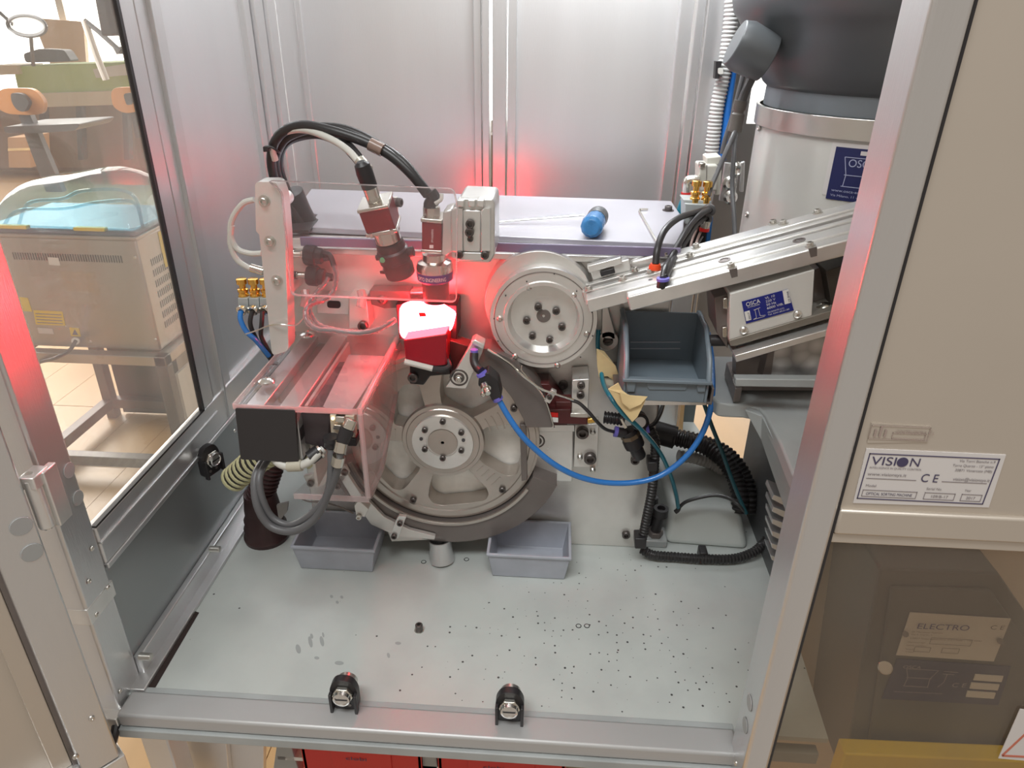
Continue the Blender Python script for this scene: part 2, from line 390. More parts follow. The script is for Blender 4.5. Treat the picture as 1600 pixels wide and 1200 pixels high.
part('corner_profile', MB().box(.186, .1985, YB-.032, YB+.01, .0, 1.5), alu, wb, .0015)
part('corner_profile', MB().box(.2005, .2345, YB-.035, YB+.01, .0, 1.5), alu, wb, .0015)
part('corner_profile', MB().box(.2365, .243, YB-.030, YB+.01, .0, 1.5), alu, wb, .0015)
sp = castp
part('side_sheet', MB().holed([(.24, .085), (.75, .085), (.75, 1.5), (.24, 1.5)], [[(.305, .505), (.43, .505), (.43, .72), (.305, .72)]], (0, YB+.08, 0), (1, 0, 0), (0, 0, 1), (0, .004, 0)), mat('light_grey_side_sheet', (.42, .425, .43), .4, .3), wb)
part('lower_sheet', MB().box(.0, .268, YB-.02, YB-.015, -.3, .14), mat('teal_grey_sheet', (.13, .16, .17), .45, .1), wb)
part('side_return', MB().box(.243, .247, YB-.02, YB+.08, .085, 1.5), alu, wb)
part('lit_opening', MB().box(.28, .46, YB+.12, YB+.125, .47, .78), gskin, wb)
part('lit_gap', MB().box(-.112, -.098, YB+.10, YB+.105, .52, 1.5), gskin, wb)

rb = thing('rear_lamp', 'small red lamp glowing behind the top cover at the back wall', 'lamp', (-.10, 1.09, .36))
part('housing', MB().box(-.130, -.078, 1.062, 1.095, .345, .365), blackp, rb, .001)
part('diffuser', MB().box(-.126, -.082, 1.066, 1.091, .365, .370), mat('rear_red_diffuser', (.9, .1, .1), .4, emit=(1, .02, .03), es=60), rb)
part('stem', MB().box(-.108, -.100, 1.074, 1.084, .0, .345), blackp, rb)
# ---- machine base plate (painted) and front rail
bp = tag(part('base_plate', MB().prism([(-.436, .505, -.006), (.30, .505, -.006), (.31, .72, -.006), (.295, 1.0, -.006), (.268, 1.15, -.006), (-.436, 1.15, -.006)], (0, 0, .006)), floorchip, loc=(0, .7, -.006)),
         'pale grey-green painted base plate with chips and finger smudges', 'base plate')
fr_ = sroot('trim_1', (-.12, .48, -.04), 'aluminium rail along the front of the base plate')
fr_.name = 'trim_1'
part('rail', MB().box(-.434, .205, .477, .508, -.014, .004), mat('satin_rail_aluminium', (.50, .50, .50), .48, .45, .05, 14, (.1, 1, 1)), fr_, .003)
part('rear_lip', MB().box(-.434, .205, .508, .515, -.004, .0015), castp, fr_, .0006)
part('lower_flange', MB().box(-.436, .205, .474, .50, -.027, -.015), castp, fr_, .001)
part('end_block', MB().box(-.476, -.4345, .476, .506, -.018, -.0025), alum, fr_, .001)
q = A(655, 985, z=0)
s_ = thing('loose_socket_screw', 'small dark socket screw standing upright in the middle of the base plate', 'screw', q)
part('washer', MB().lathe(q, UP, [(0, 0), (0, .0058), (.0012, .0058), (.0012, 0)]), zinc, s_)
part('head', MB().lathe(q, UP, [(.0012, 0), (.0012, .0044), (.009, .0044), (.0098, .0036), (.0098, .0022), (.006, .002), (.006, 0)]), bolt_m, s_)
for p in ((904, 978), (917, 978), (662, 878), (729, 874)):
    q = A(*p, z=0); part('drilled_hole', MB().lathe(q, UP, [(-.003, 0), (-.003, .0026), (.0003, .0026), (.0003, .0034), (0, .0036)], 16), blackp, bp)
smg = mat('finger_smudge', (.33, .35, .345), .5)
for u, v, a, b in ((466, 1014, 5, 9), (485, 1003, 4, 11), (487, 994, 3, 5), (503, 1002, 4, 10), (505, 992, 2, 5), (495, 1028, 5, 3), (530, 1036, 9, 4), (518, 932, 3, 3), (534, 933, 3, 3), (527, 941, 3, 3), (622, 1005, 6, 3), (607, 1024, 3, 5)):
    P = [A(u+a*.8*math.cos(t)+b*.15*math.sin(t), v+b*.8*math.sin(t), z=.0002) for t in [i*math.pi/7+random.uniform(-.1, .1) for i in range(14)]]
    part('finger_smudge', MB().prism(P, (0, 0, .0001)), smg, bp)
# dirty slot at left of the plate
for k, P in enumerate((((305, 955), (311, 957), (238, 1082), (222, 1086)), ((296, 955), (302, 955), (250, 1040), (244, 1040)))):
    part('oily_slot', MB().zp(P, .0006, -.0005), mat('oily_groove', (.03, .018, .016), .5) if k == 0 else MATS['oily_groove'], bp)

# ---- right front post and door panel
d2 = sroot('door_2', (.22, .46, -.05), 'right front door with steel sheet above and tinted pane below')
rp = MB(); rp.box(.1985, .2215, .450, .492, -.06, 1.5)
part('post', rp, alu, d2, .003)
part('post_face', MB().box(.2216, .2236, .4525, .47, -.06, 1.5), blackp, d2)
for p in ((1172, 1098), (1165, 1133)):
    q = A(*p, x=.1985); part('profile_cap', MB().cyl((.1983, q.y, q.z), (.1975, q.y, q.z), .0075), MATS['grey_cap'], d2, .0003)
q = A(1150, 1192, x=.1985); bolt(d2, (.1985, q.y, q.z), (-1, 0, 0), .0028, 'pan', zinc, 'screw')
YD = .455
ztop = A(1400, 797, y=YD).z; zb = A(1400, 832, y=YD).z; zc = zb-.008
part('door_sheet', MB().box(.2237, .75, YD, YD+.003, ztop, 1.5), beige, d2)
part('middle_rail', MB().box(.2237, .75, YD-.004, YD+.012, zb-.002, ztop), beige, d2, .002)
part('middle_rail_lip', MB().box(.2237, .75, YD-.001, YD+.006, zb-.012, zb-.003), beige, d2, .001)
dp = part('tinted_pane', MB().box(.2237, .75, YD+.002, YD+.005, -.6, zb-.012), tint, d2)
# VISION plate on the door sheet
def on_door(u, v): return A(u, v, y=YD-.0008)
def door_lbl(name, c, m, parent): return quad(name, [on_door(*p) for p in c], m, parent, .0007)
lp = tag(door_lbl('rating_plate', ((1333, 786), (1545, 793), (1572, 711), (1354, 701)), lab, None), 'white VISION rating plate with CE mark on the right door', 'sign')
def dl(s, u, v, h, wid, m=inkg, al='LEFT'):
    o = on_door(u, v)-V((0, .0004, 0)); text(s, o, (1, 0, 0), (0, 0, 1), h, m, lp, width=wid, align=al)
def px(n): return n*.000467
def frame(parent, x0, x1, z0, z1, y, m, t=.0006, name='printed_border'):
    b = MB()
    for q in ((x0, x1, z0, z0+t), (x0, x1, z1-t, z1), (x0, x0+t, z0, z1), (x1-t, x1, z0, z1)): b.box(q[0], q[1], y-.0003, y, q[2], q[3])
    return part(name, b, m, parent)
tl, br = on_door(1359, 706), on_door(1536, 788); yl = YD-.0009
tr = on_door(1566, 714)
frame(lp, tl.x, tr.x-.001, br.z, tl.z-.001, yl, ink, .0007)
def D(fx, fz): return V((tl.x+(tr.x-.001-tl.x)*fx, yl-.0001, br.z+(tl.z-.001-br.z)*fz))
def t2(s, fx, fz, h, wf, m=inkg): text(s, D(fx, fz), (1, 0, 0), (0, 0, 1), h, m, lp, width=(tr.x-tl.x)*wf)
t2('VISI', .03, .76, .0072, .19, ink); t2('N', .325, .76, .0072, .07, ink)
part('round_logo', MB().lathe(D(.272, .84), FR, [(0, 0), (0, .0040), (.0003, .0040), (.0003, 0)]), ink, lp)
t2('INTELLIGENCE IN QUALITY CONTROL', .03, .68, .0016, .40); t2('www.visionsys.it', .03, .53, .0026, .30)
t2('C E', .45, .44, .0070, .13, ink); t2('vision@visionsys.it', .70, .50, .0026, .28)
t2('Via Torri Bianche n.9', .70, .90, .0021, .27); t2('Torre Quarzo - 13° piano', .66, .80, .0021, .31); t2('20871 Vimercate (MB)', .69, .70, .0021, .28)
t2('Model', .04, .28, .0021, .08); t2('Serial No.', .52, .27, .0021, .12); t2('Year', .82, .27, .0021, .05)
t2('OPTICAL SORTING MACHINE', .06, .10, .0024, .36, ink); t2('109/B-17', .57, .10, .0024, .13); t2('2017', .85, .10, .0024, .07)
for a, b in ((.03, .46), (.52, .76), (.81, .97)): frame(lp, D(a, 0).x, D(b, 0).x, D(0, .06).z, D(0, .21).z, yl, inkg, .0003, 'printed_box')
for a, b in ((.03, .42), (.62, .97)): part('printed_line', MB().box(D(a, 0).x, D(b, 0).x, yl-.0003, yl, D(0, .46).z, D(0, .46).z+.0003), inkg, lp)
l2 = tag(door_lbl('faint_plate', ((1355, 692), (1450, 691), (1455, 666), (1362, 661)), beige, None), 'faint beige plate above the VISION rating plate', 'sign')
a, b = on_door(1362, 664), on_door(1448, 689); fa = mat('faded_print', (.36, .28, .25), .5)
frame(l2, a.x, b.x, b.z, a.z, YD-.0012, fa, .0003); frame(l2, a.x+.016, b.x-.002, b.z+.001, b.z+.006, YD-.0012, fa, .0003)
text('COSTRUZIONI, 0.6', (a.x+.018, YD-.0012, a.z-.006), (1, 0, 0), (0, 0, 1), .0028, fa, l2, width=.026)
lg = MB()
for k in range(3): lg.box(a.x+.003+k*.0035, a.x+.0045+k*.0035, YD-.0016, YD-.0012, b.z+.002, b.z+(.011 if k == 1 else .008))
part('printed_logo', lg, fa, l2)

# ---- control box behind the tinted pane
part('inner_sheet', MB().box(.300, .9, .672, .676, -.6, .235), beige, d2)
YC = .56
cbx = thing('control_box', 'dark grey control box with white ELECTRO plate behind the tinted door pane', 'control box', A(1450, 1150, y=YC))
bx = MB().yp([(1374, 888), (1560, 895), (1640, 1010), (1640, 1215), (1315, 1215)], YC, .12); part('housing', bx, darkpaint, cbx, .003)
part('lid', MB().yp([(1393, 918), (1548, 922), (1610, 1010), (1590, 1190), (1352, 1190)], YC-.004, .004), darkpaint, cbx, .002)
part('knob', MB().cyl(A(1383, 1043, y=YC-.004), A(1383, 1043, y=YC-.016), .007), steel, cbx, .001)
ep = quad('white_plate', [A(u, v, y=YC-.0055) for u, v in ((1400, 1024), (1553, 1034), (1580, 967), (1422, 957))], labw, cbx, .001, 'white ELECTRO rating plate', .0004)
def et(s, u, v, h, wd, m=inkg, p=ep): text(s, A(u, v, y=YC-.0068), (1, 0, .02), (0, 0, 1), h, m, p, width=wd)
et('ELECTRO', 1431, 982, .0072, .050, mat('purple_blue_ink', (.05, .04, .22), .5)); et('C E', 1546, 983, .0055, .013)
et('Di Mattiazzi Patrizia', 1424, 988, .002, .03); et('Via S. Carlo, 1', 1423, 992, .002, .02); et('23857 Valgreghentino (LC) Italy - Tel. 0341', 1421, 998, .002, .07)
et('Macchina tipo', 1418, 1004, .002, .017); et('Serial number', 1416, 1009, .002, .02); et('Volt', 1414, 1015, .002, .01); et('Year', 1413, 1019, .002, .01); et('CE', 1411, 1026, .002, .004)
for u0, v0, u1, v1 in ((1452, 1006, 1520, 1000), (1427, 1018, 1455, 1012), (1470, 1020, 1500, 1014)):
    a, b = A(u0, v0, y=YC-.0068), A(u1, v1, y=YC-.0068); frame(ep, a.x, b.x, a.z, b.z, YC-.0066, inkg, .0003, 'printed_box')
for p in ((1415, 991), (1563, 1002)): part('rivet', MB().cyl(A(*p, y=YC-.006), A(*p, y=YC-.009), .003, n=14), dark, cbx)
op = quad('dark_plate', [A(u, v, y=YC-.0055) for u, v in ((1378, 1092), (1560, 1102), (1580, 1042), (1402, 1030))], labn, cbx, .001, 'dark OSCA plate with three white fields')
def basket(parent, O, X, Z, m, s=1.0, name='basket_emblem'):
    b = MB(); O, X, Z = V(O), V(X).normalized(), V(Z).normalized(); n = X.cross(Z)*.0003
    def ln(x0, z0, x1, z1, t=.0006):
        p, q = O+X*x0*s+Z*z0*s, O+X*x1*s+Z*z1*s; d = (q-p).normalized(); e = d.cross(X.cross(Z)).normalized()*t/2
        b.prism([p-e, q-e, q+e, p+e], n)
    ln(0, .03, .036, .03); ln(0, .03, .005, .016); ln(.036, .03, .030, .016); ln(.003, .016, .032, .016); ln(.005, .016, .004, .002); ln(.030, .016, .031, .002); ln(.003, .002, .032, .002)
    ln(.042, .029, .058, .029); ln(.042, .025, .055, .025); ln(.047, .025, .047, .012); ln(.047, .012, .042, .003)
    return part(name, b, m, parent)
fade = mat('faded_white_print', (.32, .30, .36), .5)
basket(op, A(1406, 1073, y=YC-.0068), (1, 0, 0), UP, fade, .9)
et('OSCA', 1410, 1044, .0045, .018, fade, op); et('C E', 1486, 1073, .006, .014, fade, op); et('www.osca-automazione.it', 1396, 1081, .0022, .05, fade, op)
for k in range(3): part('white_field', MB().yp([(1521-k*6, 1063+k*13), (1565-k*6, 1066+k*13), (1568-k*6, 1057+k*13), (1524-k*6, 1054+k*13)], YC-.0072, .001), labw, op)
yb = thing('yellow_bin', 'yellow plastic bin behind the bottom of the tinted pane', 'bin', A(1450, 1200, y=.53))
part('body', MB().yp([(1320, 1178), (1600, 1190), (1640, 1240), (1300, 1240)], .53, .02), mat('yellow_plastic', (.85, .62, .03), .45), yb, .002)
ws = thing('warning_label', 'pale warning label with red triangle at the lower right edge of the pane', 'sign', A(1590, 1150, y=YD))
part('label_film', MB().yp([(1560, 1185), (1640, 1192), (1640, 1115), (1594, 1108)], YD-.0005, .0006), lab, ws)
tg = MB(); o = [(1566, 1181), (1625, 1184), (1610, 1140)]
for i in range(3):
    a, b = V(o[i]), V(o[(i+1) % 3]); d = (b-a).normalized(); e = V((-d.y, d.x))*1.4; tg.yp([tuple(a-e), tuple(b-e), tuple(b+e), tuple(a+e)], YD-.0009, .0003)
part('triangle', tg, mat('faded_red_print', (.55, .16, .10), .5), ws)

# ---- opened left door, hinge
hx, hy = -.440, .4835
du = V((-.643, -.766, 0)); dn = V((.766, -.643, 0))
d1 = sroot('door_1', (hx, hy, -.05), 'opened left door of beige lit aluminium')
def dbox(s0, s1, z0, z1, n0, n1):
    P = []
    for z in (z0, z1):
        for s, n in ((s0, n0), (s1, n0), (s1, n1), (s0, n1)): P.append(V((hx, hy, z))+du*s+dn*n)
    return MB().hexa(P)
part('stile', dbox(.012, .046, -.030, 1.5, .0, .03), alu, d1, .002)
part('stile_groove', dbox(.046, .050, -.02, 1.5, .0, .024), dark, d1)
part('inner_bead', dbox(.050, .066, -.012, 1.5, .0, .022), beige, d1, .001)
part('door_sheet', dbox(.066, .6, -.012, 1.5, .0, .012), beige, d1)
part('bottom_rail', dbox(.046, .6, -.060, -.012, .0, .03), alu, d1, .002)
part('corner_block', dbox(.008, .046, -.062, -.031, -.001, .031), dark if False else alum, d1, .001)
def on_d1(u, v, n=.03):
    r = RM @ V((u-800, -(v-600), -F)); o = V((hx, hy, 0))+dn*n; t = (o-CAM).dot(dn)/r.dot(dn); return CAM+r*t
for p in ((33, 822), (50, 863)): q = on_d1(*p); part('profile_cap', MB().cyl(q, q+dn*.001, .0085), MATS['grey_cap'], d1, .0003)
for p in ((143, 1122), (118, 1182)): bolt(d1, on_d1(*p), dn, .003, 'pan', zinc, 'screw')
hg = thing('hinge', 'satin grey hinge between the opened left door and its post', 'hinge', A(60, 835, y=.455))
zt, zl = A(45, 760, y=.455).z, A(70, 835, y=.455).z
xh = A(60, 800, y=.462).x
part('knuckle', MB().cyl((xh, .466, zl), (xh, .466, zt), .0065), alum, hg, .001)
part('leaf', MB().box(xh+.002, xh+.009, .470, .487, zl-.003, zt+.003), alum, hg, .001)
part('leaf', MB().box(xh-.006, xh+.007, .460, .480, zt-.008, zt+.004), alum, hg, .001)
part('pin', MB().cyl((xh, .466, zl-.003), (xh, .466, zt+.005), .003), steel, hg)

# ================================================================ ROOM BEYOND THE WINDOW
wf = sroot('wall_far', (-5, 7.6, -.86), 'far wall of the room with bright windows')
part('plaster', MB().box(-12, 4, 7.6, 7.7, -.86, -.25), wallm, wf)
part('plaster', MB().box(-12, 4, 7.6, 7.7, 2.6, 3.2), wallm, wf)
for x in range(-12, 4, 2):
    part('window_pier', MB().box(x, x+.18, 7.55, 7.7, -.25, 2.6), wallm, wf)
    wp = part('window', MB().box(x+.18, x+2, 7.64, 7.66, -.25, 2.6), winlight, wf)
    part('frame', MB().box(x+1.05, x+1.12, 7.60, 7.64, -.25, 2.6), white, wp)
part('plaster', MB().box(-12.1, -12, .5, 7.7, -.86, 3.2), wallm, wf)
part('wooden_shutter', MB().yp([(50, 28), (130, 34), (135, 104), (80, 104)], 7.4, .05), mat('pale_wood_shutter', (.70, .52, .36), .6), wf)
part('radiator', MB().box(-8, 3.5, 7.3, 7.5, -.80, -.35), mat('dull_brown_panel', (.20, .155, .13), .6), wf)
bn = thing('workbench', 'long workbench with pale green mat under the far windows', 'bench', (-3.6, 5.6, -.86))
YW = 5.6
part('green_top', MB().yp([(20, 104), (215, 96), (225, 140), (30, 150)], YW, .5), greenm, bn, .005)
part('apron', MB().yp([(-10, 148), (235, 140), (238, 162), (-8, 170)], YW-.02, .06), benchm, bn, .003)
part('worktop', MB().yp([(-20, 102), (26, 102), (30, 116), (-20, 118)], YW-.04, .3), benchm, bn)
part('panel_below', MB().yp([(-20, 170), (240, 162), (250, 262), (-10, 262)], YW+.3, .05), mat('brown_bench_panel', (.26, .20, .165), .6), bn)
for u in (60, 118, 190): part('leg', MB().yp([(u, 160), (u+8, 160), (u+12, 250), (u+4, 250)], YW, .06), darkpaint, bn)
part('stray_cloth', MB().yp(roundpoly([(36, 84), (62, 76), (100, 78), (112, 96), (40, 98)], 5), YW+.1, .1), darkpaint, bn, label='dark cloth heap')
part('drawer_box', MB().yp([(145, 108), (205, 98), (212, 116), (150, 122)], YW-.06, .1), white, bn)
mg = thing('magnifier_lamp', 'round magnifier lamp with dark rim above the green bench', 'lamp', A(42, 100, y=4.9))
q = A(42, 40, y=4.9)
mt = MB(); mt.tube([q+V((math.cos(t)*.125, 0, math.sin(t)*.060)) for t in [i*math.pi/12 for i in range(25)]], .012, 8, 2); part('ring', mt, darkpaint, mg)
part('lens', MB().holed([(math.cos(i*math.pi/12)*.115, math.sin(i*math.pi/12)*.052) for i in range(24)], [], q, (1, 0, 0), (0, 0, 1), (0, .01, 0)), white, mg)
part('arm', MB().tube([A(20, 38, y=4.9), A(0, 20, y=5.0)], .012), darkpaint, mg)
part('arm', MB().tube([A(48, 55, y=4.9), A(52, 102, y=5.0)], .012), darkpaint, mg)
al_ = thing('task_lamp_arm', 'white jointed lamp arm standing on the bench near the window post', 'lamp', A(165, 110, y=5.0))
part('arm', MB().tube([A(132, 32, y=5.0), A(150, 85, y=5.0), A(166, 125, y=5.0)], .022, smooth=False), white, al_)
part('arm', MB().tube([A(132, 32, y=5.0), A(155, 50, y=5.0), A(188, 80, y=5.0)], .016, smooth=False), darkpaint, al_)
part('shade', MB().yp([(176, 74), (198, 72), (200, 84), (182, 85)], 5.0, .08), darkpaint, al_)
def chair(base, pl, pr, seatp, tag_, sup):
    c = thing('work_chair', tag_, 'chair', base, None)
    part('backrest', MB().yp(roundpoly(pl, 14), 4.2, .03), ply, c, .004)
    part('support', MB().yp(roundpoly(sup, 6), 4.16, .03), darkpaint, c)
    part('stem', MB().yp(pr, 4.22, .04), darkpaint, c)
    if seatp: part('seat', MB().yp(roundpoly(seatp, 6), 4.1, .35), darkpaint, c)
chair(A(40, 330, y=4.2), [(0, 138), (52, 138), (70, 158), (68, 178), (46, 180), (8, 178), (-14, 160)], [(26, 168), (42, 168), (60, 210), (98, 300), (72, 300), (40, 215)],
      [(5, 198), (60, 196), (126, 193), (118, 204), (60, 208), (8, 208)], 'work chair with orange plywood back left of the window', [(16, 145), (34, 146), (46, 160), (38, 176), (26, 172), (18, 160)])
chair(A(200, 300, y=4.2), [(172, 137), (208, 136), (222, 150), (224, 172), (196, 178), (176, 168)], [(198, 148), (210, 148), (226, 214), (212, 216)],
      None, 'work chair with orange plywood back beside the window post', [(192, 146), (208, 145), (210, 160), (198, 166)])
hb = thing('hanging_dark_box', 'dark grey box hanging at the top of the window', 'box', A(172, 0, y=1.0))
part('housing', MB().yp([(140, -40), (186, -40), (194, 54), (158, 57)], 1.0, .04), mat('charcoal_housing', (.055, .05, .052), .5), hb, .003)
tb = thing('cardboard_box', 'brown cardboard box on the floor below the left work chair', 'box', A(35, 262, y=4.6))
part('body', MB().yp([(12, 215), (46, 214), (48, 262), (14, 262)], 4.6, .2), mat('cardboard', (.42, .26, .15), .8), tb)
part('tape_strip', MB().yp([(12, 232), (47, 231), (47, 235), (12, 236)], 4.598, .002), tape, tb)

# ---- vacuum packing machine on its stand
VY = 2.1
vm = thing('vacuum_packer', 'stainless vacuum packing machine with blue clear dome lid outside the window', 'machine', A(150, 548, y=VY))
fl0, fr0, br_, bl0 = A(8, 375, y=VY), A(212, 375, y=VY), A(246, 548, y=VY), A(58, 540, y=VY)
x0, x1 = fl0.x-.06, fr0.x; z1, z0 = fr0.z, br_.z; D_ = .34
part('body', MB().hexa([(x0, VY, z0), (x1, VY, z0), (x1, VY+D_, z0), (x0, VY+D_, z0), (x0, VY, z1), (x1, VY, z1), (x1, VY+D_, z1), (x0, VY+D_, z1)]), stst, vm, .006)
part('top_plate', MB().box(x0-.008, x1+.008, VY-.008, VY+D_, z1, z1+.010), stst, vm, .002)
part('gasket_band', MB().box(x0, x1, VY, VY+D_, z1+.010, z1+.028), mat('blue_grey_gasket', (.10, .14, .20), .4), vm, .004)
dm = MB(); cx, cy = (x0+x1)/2+.02, VY+D_/2; nx, ny = 20, 12; g = []
for j in range(ny+1):
    row = []
    for i in range(nx+1):
        s, t = i/nx*2-1, j/ny*2-1
        h = (1-abs(s)**3.2)**.55*(1-abs(t)**3.5)**.55*.145*(1+.08*math.sin(s*4))
        row.append(dm.bm.verts.new((cx+s*(x1-x0)/2*1.02, cy+t*D_/2*1.02, z1+.028+h)))
    g.append(row)
for j in range(ny):
    for i in range(nx): dm.f([g[j][i], g[j][i+1], g[j+1][i+1], g[j+1][i]])
part('dome_lid', dm, bluedome, vm, sm=80)
rm_ = MB(); rm_.tube([(x0+.01, VY-.004, z1+.03), (x1-.01, VY-.004, z1+.03), (x1+.004, VY+.01, z1+.03), (x1+.004, VY+D_-.01, z1+.03)], .007, smooth=False)
part('lid_rim', rm_, bluedome, vm)
for s, hh in ((.55, .085), (.75, .055)):
    part('lid_rib', MB().tube([(cx-(x1-x0)*.5*s-.02, VY+.01, z1+.03), (cx-(x1-x0)*.42*s, VY+.03, z1+.03+hh*.8), (cx, VY+.03, z1+.03+hh), (cx+(x1-x0)*.3*s, VY+.03, z1+.04+hh*1.2), (cx+(x1-x0)*.46, VY+.03, z1+.06+hh*.9), (cx+(x1-x0)*.49, VY+.03, z1+.03)], .005), bluedome, vm)
for a, b in ((x0+.04, x0+.15), (x0+.30, x0+.40)): part('lid_hinge', MB().box(a, b, VY-.012, VY+.01, z1+.026, z1+.037), yellow, vm, .003, 'yellow hinge block')
sl = MB()
for i in range(44): sl.box(x0+.07+i*.0082, x0+.074+i*.0082, VY-.001, VY+.001, z1-.075, z1-.052)
part('vent_slots', sl, blackp, vm, kind='stuff')
s2 = MB()
for r_ in range(7):
    for i in range(11): s2.box(x1-.001, x1+.001, VY+.055+i*.012, VY+.060+i*.012, z0+.06+r_*.036, z0+.082+r_*.036)
part('side_vent_slots', s2, blackp, vm, kind='stuff')
def vq(n, c, m): return part(n, MB().yp(c, VY-.002, .002), m, vm)
vq('yellow_label', [(52, 485), (97, 487), (102, 509), (56, 507)], yellow); vq('yellow_label', [(30, 464), (43, 466), (50, 487), (36, 486)], yellow)
w_ = vq('warning_label', [(108, 512), (123, 513), (126, 526), (111, 525)], yellow)
vq('white_label', [(74, 402), (91, 403), (94, 415), (77, 414)], labw); vq('grey_label', [(58, 512), (82, 514), (84, 522), (61, 521)], lab)
ln_ = MB()
for k in range(4): ln_.yp([(55+k*.9, 489.5+k*4.6), (95+k*.9, 491.5+k*4.6), (95.3+k*.9, 492.7+k*4.6), (55.3+k*.9, 490.7+k*4.6)], VY-.003, .001)
part('printed_lines', ln_, inkg, vm)
part('warning_triangle', MB().yp([(113, 523), (122, 523.5), (116.5, 514.5)], VY-.003, .001), ink, vm)
part('side_label', MB().box(x1, x1+.002, VY+.13, VY+.20, z1-.13, z1-.01), yellow, vm)
part('cable_gland', MB().cyl(A(118, 533, y=VY), A(118, 533, y=VY-.03), .012), zinc, vm)
part('power_cord', MB().tube([A(118, 533, y=VY-.03), A(108, 548, y=VY-.08), A(85, 560, y=VY-.1), A(62, 566, y=VY-.05), A(50, 575, y=VY-.02)], .006), greyc, vm)
for p in ((211, 402), (243, 531), (141, 534)): bolt(vm, A(*p, y=VY), FR, .006, 'pan', zinc, 'screw')
st = thing('steel_stand', 'grey steel stand carrying the vacuum packing machine', 'stand', (x0, VY, -.85))
zt = z0-.005
part('top_frame', MB().box(x0-.05, x1+.03, VY-.04, VY, zt-.035, zt), stst, st, .003)
part('top_frame', MB().box(x0-.05, x1+.03, VY+.38, VY+.42, zt-.035, zt), stst, st, .003)
part('top_frame', MB().box(x1-.01, x1+.03, VY-.04, VY+.42, zt-.035, zt), stst, st, .003)
part('top_frame', MB().box(x0-.05, x0-.01, VY-.04, VY+.42, zt-.035, zt), stst, st, .003)
lg_ = mat('grey_stand_paint', (.11, .10, .095), .4, .4)
for x in (x0-.05, x1-.01):
    for y in (VY-.04, VY+.38): part('leg', MB().box(x, x+.04, y, y+.04, -.85, zt-.035), lg_, st, .003)
for y in (VY-.04, VY+.38): part('stretcher', MB().box(x0-.05, x1+.03, y, y+.04, -.80, -.76), lg_, st, .003)
for x in (x0-.05, x1-.01): part('stretcher', MB().box(x, x+.04, VY, VY+.38, -.80, -.76), lg_, st, .003)
part('floor_glare_board', MB().box(x0+.28, x1, VY+.42, VY+.44, -.80, zt-.05), wallm, st); part('floor_glare_board', MB().box(x1+.005, x1+.015, VY+.04, VY+.38, -.74, zt-.10), wallm, st)  # pale boards stand in for the bright floor and reflections under the packer
part('rear_board', MB().box(x0, x0+.28, VY+.42, VY+.44, -.84, zt-.05), lg_, st)

# ================================================================ THE MACHINE
YP = .79
gb = thing('gearbox_housing', 'aluminium housing with brushed front plate and lavender cover, in the middle of the enclosure', 'machine', (-.09, YP, 0))
part('front_plate', MB().box(-.322, .138, YP, YP+.018, .0, .424), brushed, gb, .0015)
part('body', MB().box(-.315, .128, YP+.018, .975, .0, .418), alu, gb)
part('top_cover', MB().zp([(497, 343), (484, 358), (478, 364), (1064, 391), (1068, 352), (1048, 322), (487, 303), (462, 338)], .424, .007), [lav], gb, .001)
part('cover_edge', MB().box(-.285, .139, YP-.018, YP-.014, .4205, .4305), lave, gb, .0006, 'violet edge strip')
part('cable_opening', MB().zp([(440, 338), (497, 342), (482, 360), (436, 358)], .4325, -.004), blackp, gb)
part('ledge', MB().box(-.322, .138, YP-.014, YP, .4105, .4175), alum, gb, .001)
for u, v in ((461, 316), (1044, 329)):
    q = A(u, v, z=.431); bolt(gb, q, UP, .0052, 'washer')
ybolts(gb, [(828, 396)], YP, .0068, 'cap'); ybolts(gb, [(880, 600), (978, 834), (992, 718)], YP, .0056, 'cap')
ybolts(gb, [(950, 533)], YP, .0056, 'cap')
# rod-end link by the upper flange
rl = MB(); c = A(950, 533, y=YP-.012)
rl.lathe(c, (0, 1, 0), [(0, .0062), (0, .0125), (.009, .0125), (.009, .0062), (0, .0062)]); rl.yp([(941, 480), (950, 480), (960, 516), (962, 530), (940, 528)], YP-.012, .008)
part('link_rod', rl, brushed, gb, .0008)
# cup spout standing out of the base plate, seen under the disc
cp = thing('spout_cup', 'small grey metal spout cup between the two grey trays', 'spout', A(690, 878, z=0))
q = A(691, 876, z=0); tp = A(688, 846, z=.028)
part('cup', MB().lathe(q+V((0, .0, 0)), tp-q, [(0, .0165), (.028, .0150), (.031, .0155), (.031, .0135), (.004, .0135), (.004, 0)]), dark if False else alu, cp)

# ---- left side plate with bolts
YS = .70
spl = tag(part('side_plate', MB().yp(roundpoly([(398, 284), (432, 284), (440, 306), (445, 360), (447, 400), (451, 548), (425, 556), (405, 366), (400, 362)], 8), YS, .022), brushed, None, .0012),
          'tall grey side plate with three screws left of the acrylic shield', 'plate')
for p in ((413, 314), (422, 377), (433, 438)): bolt(spl, A(*p, y=YS), FR, .0042, 'washer', zinc)

for p in ((413, 330), (430, 470)):
    part('standoff', MB().cyl(A(*p, y=YS+.022), A(*p, y=YS+.022)+V((0, .068, 0)), .008), alum, spl)
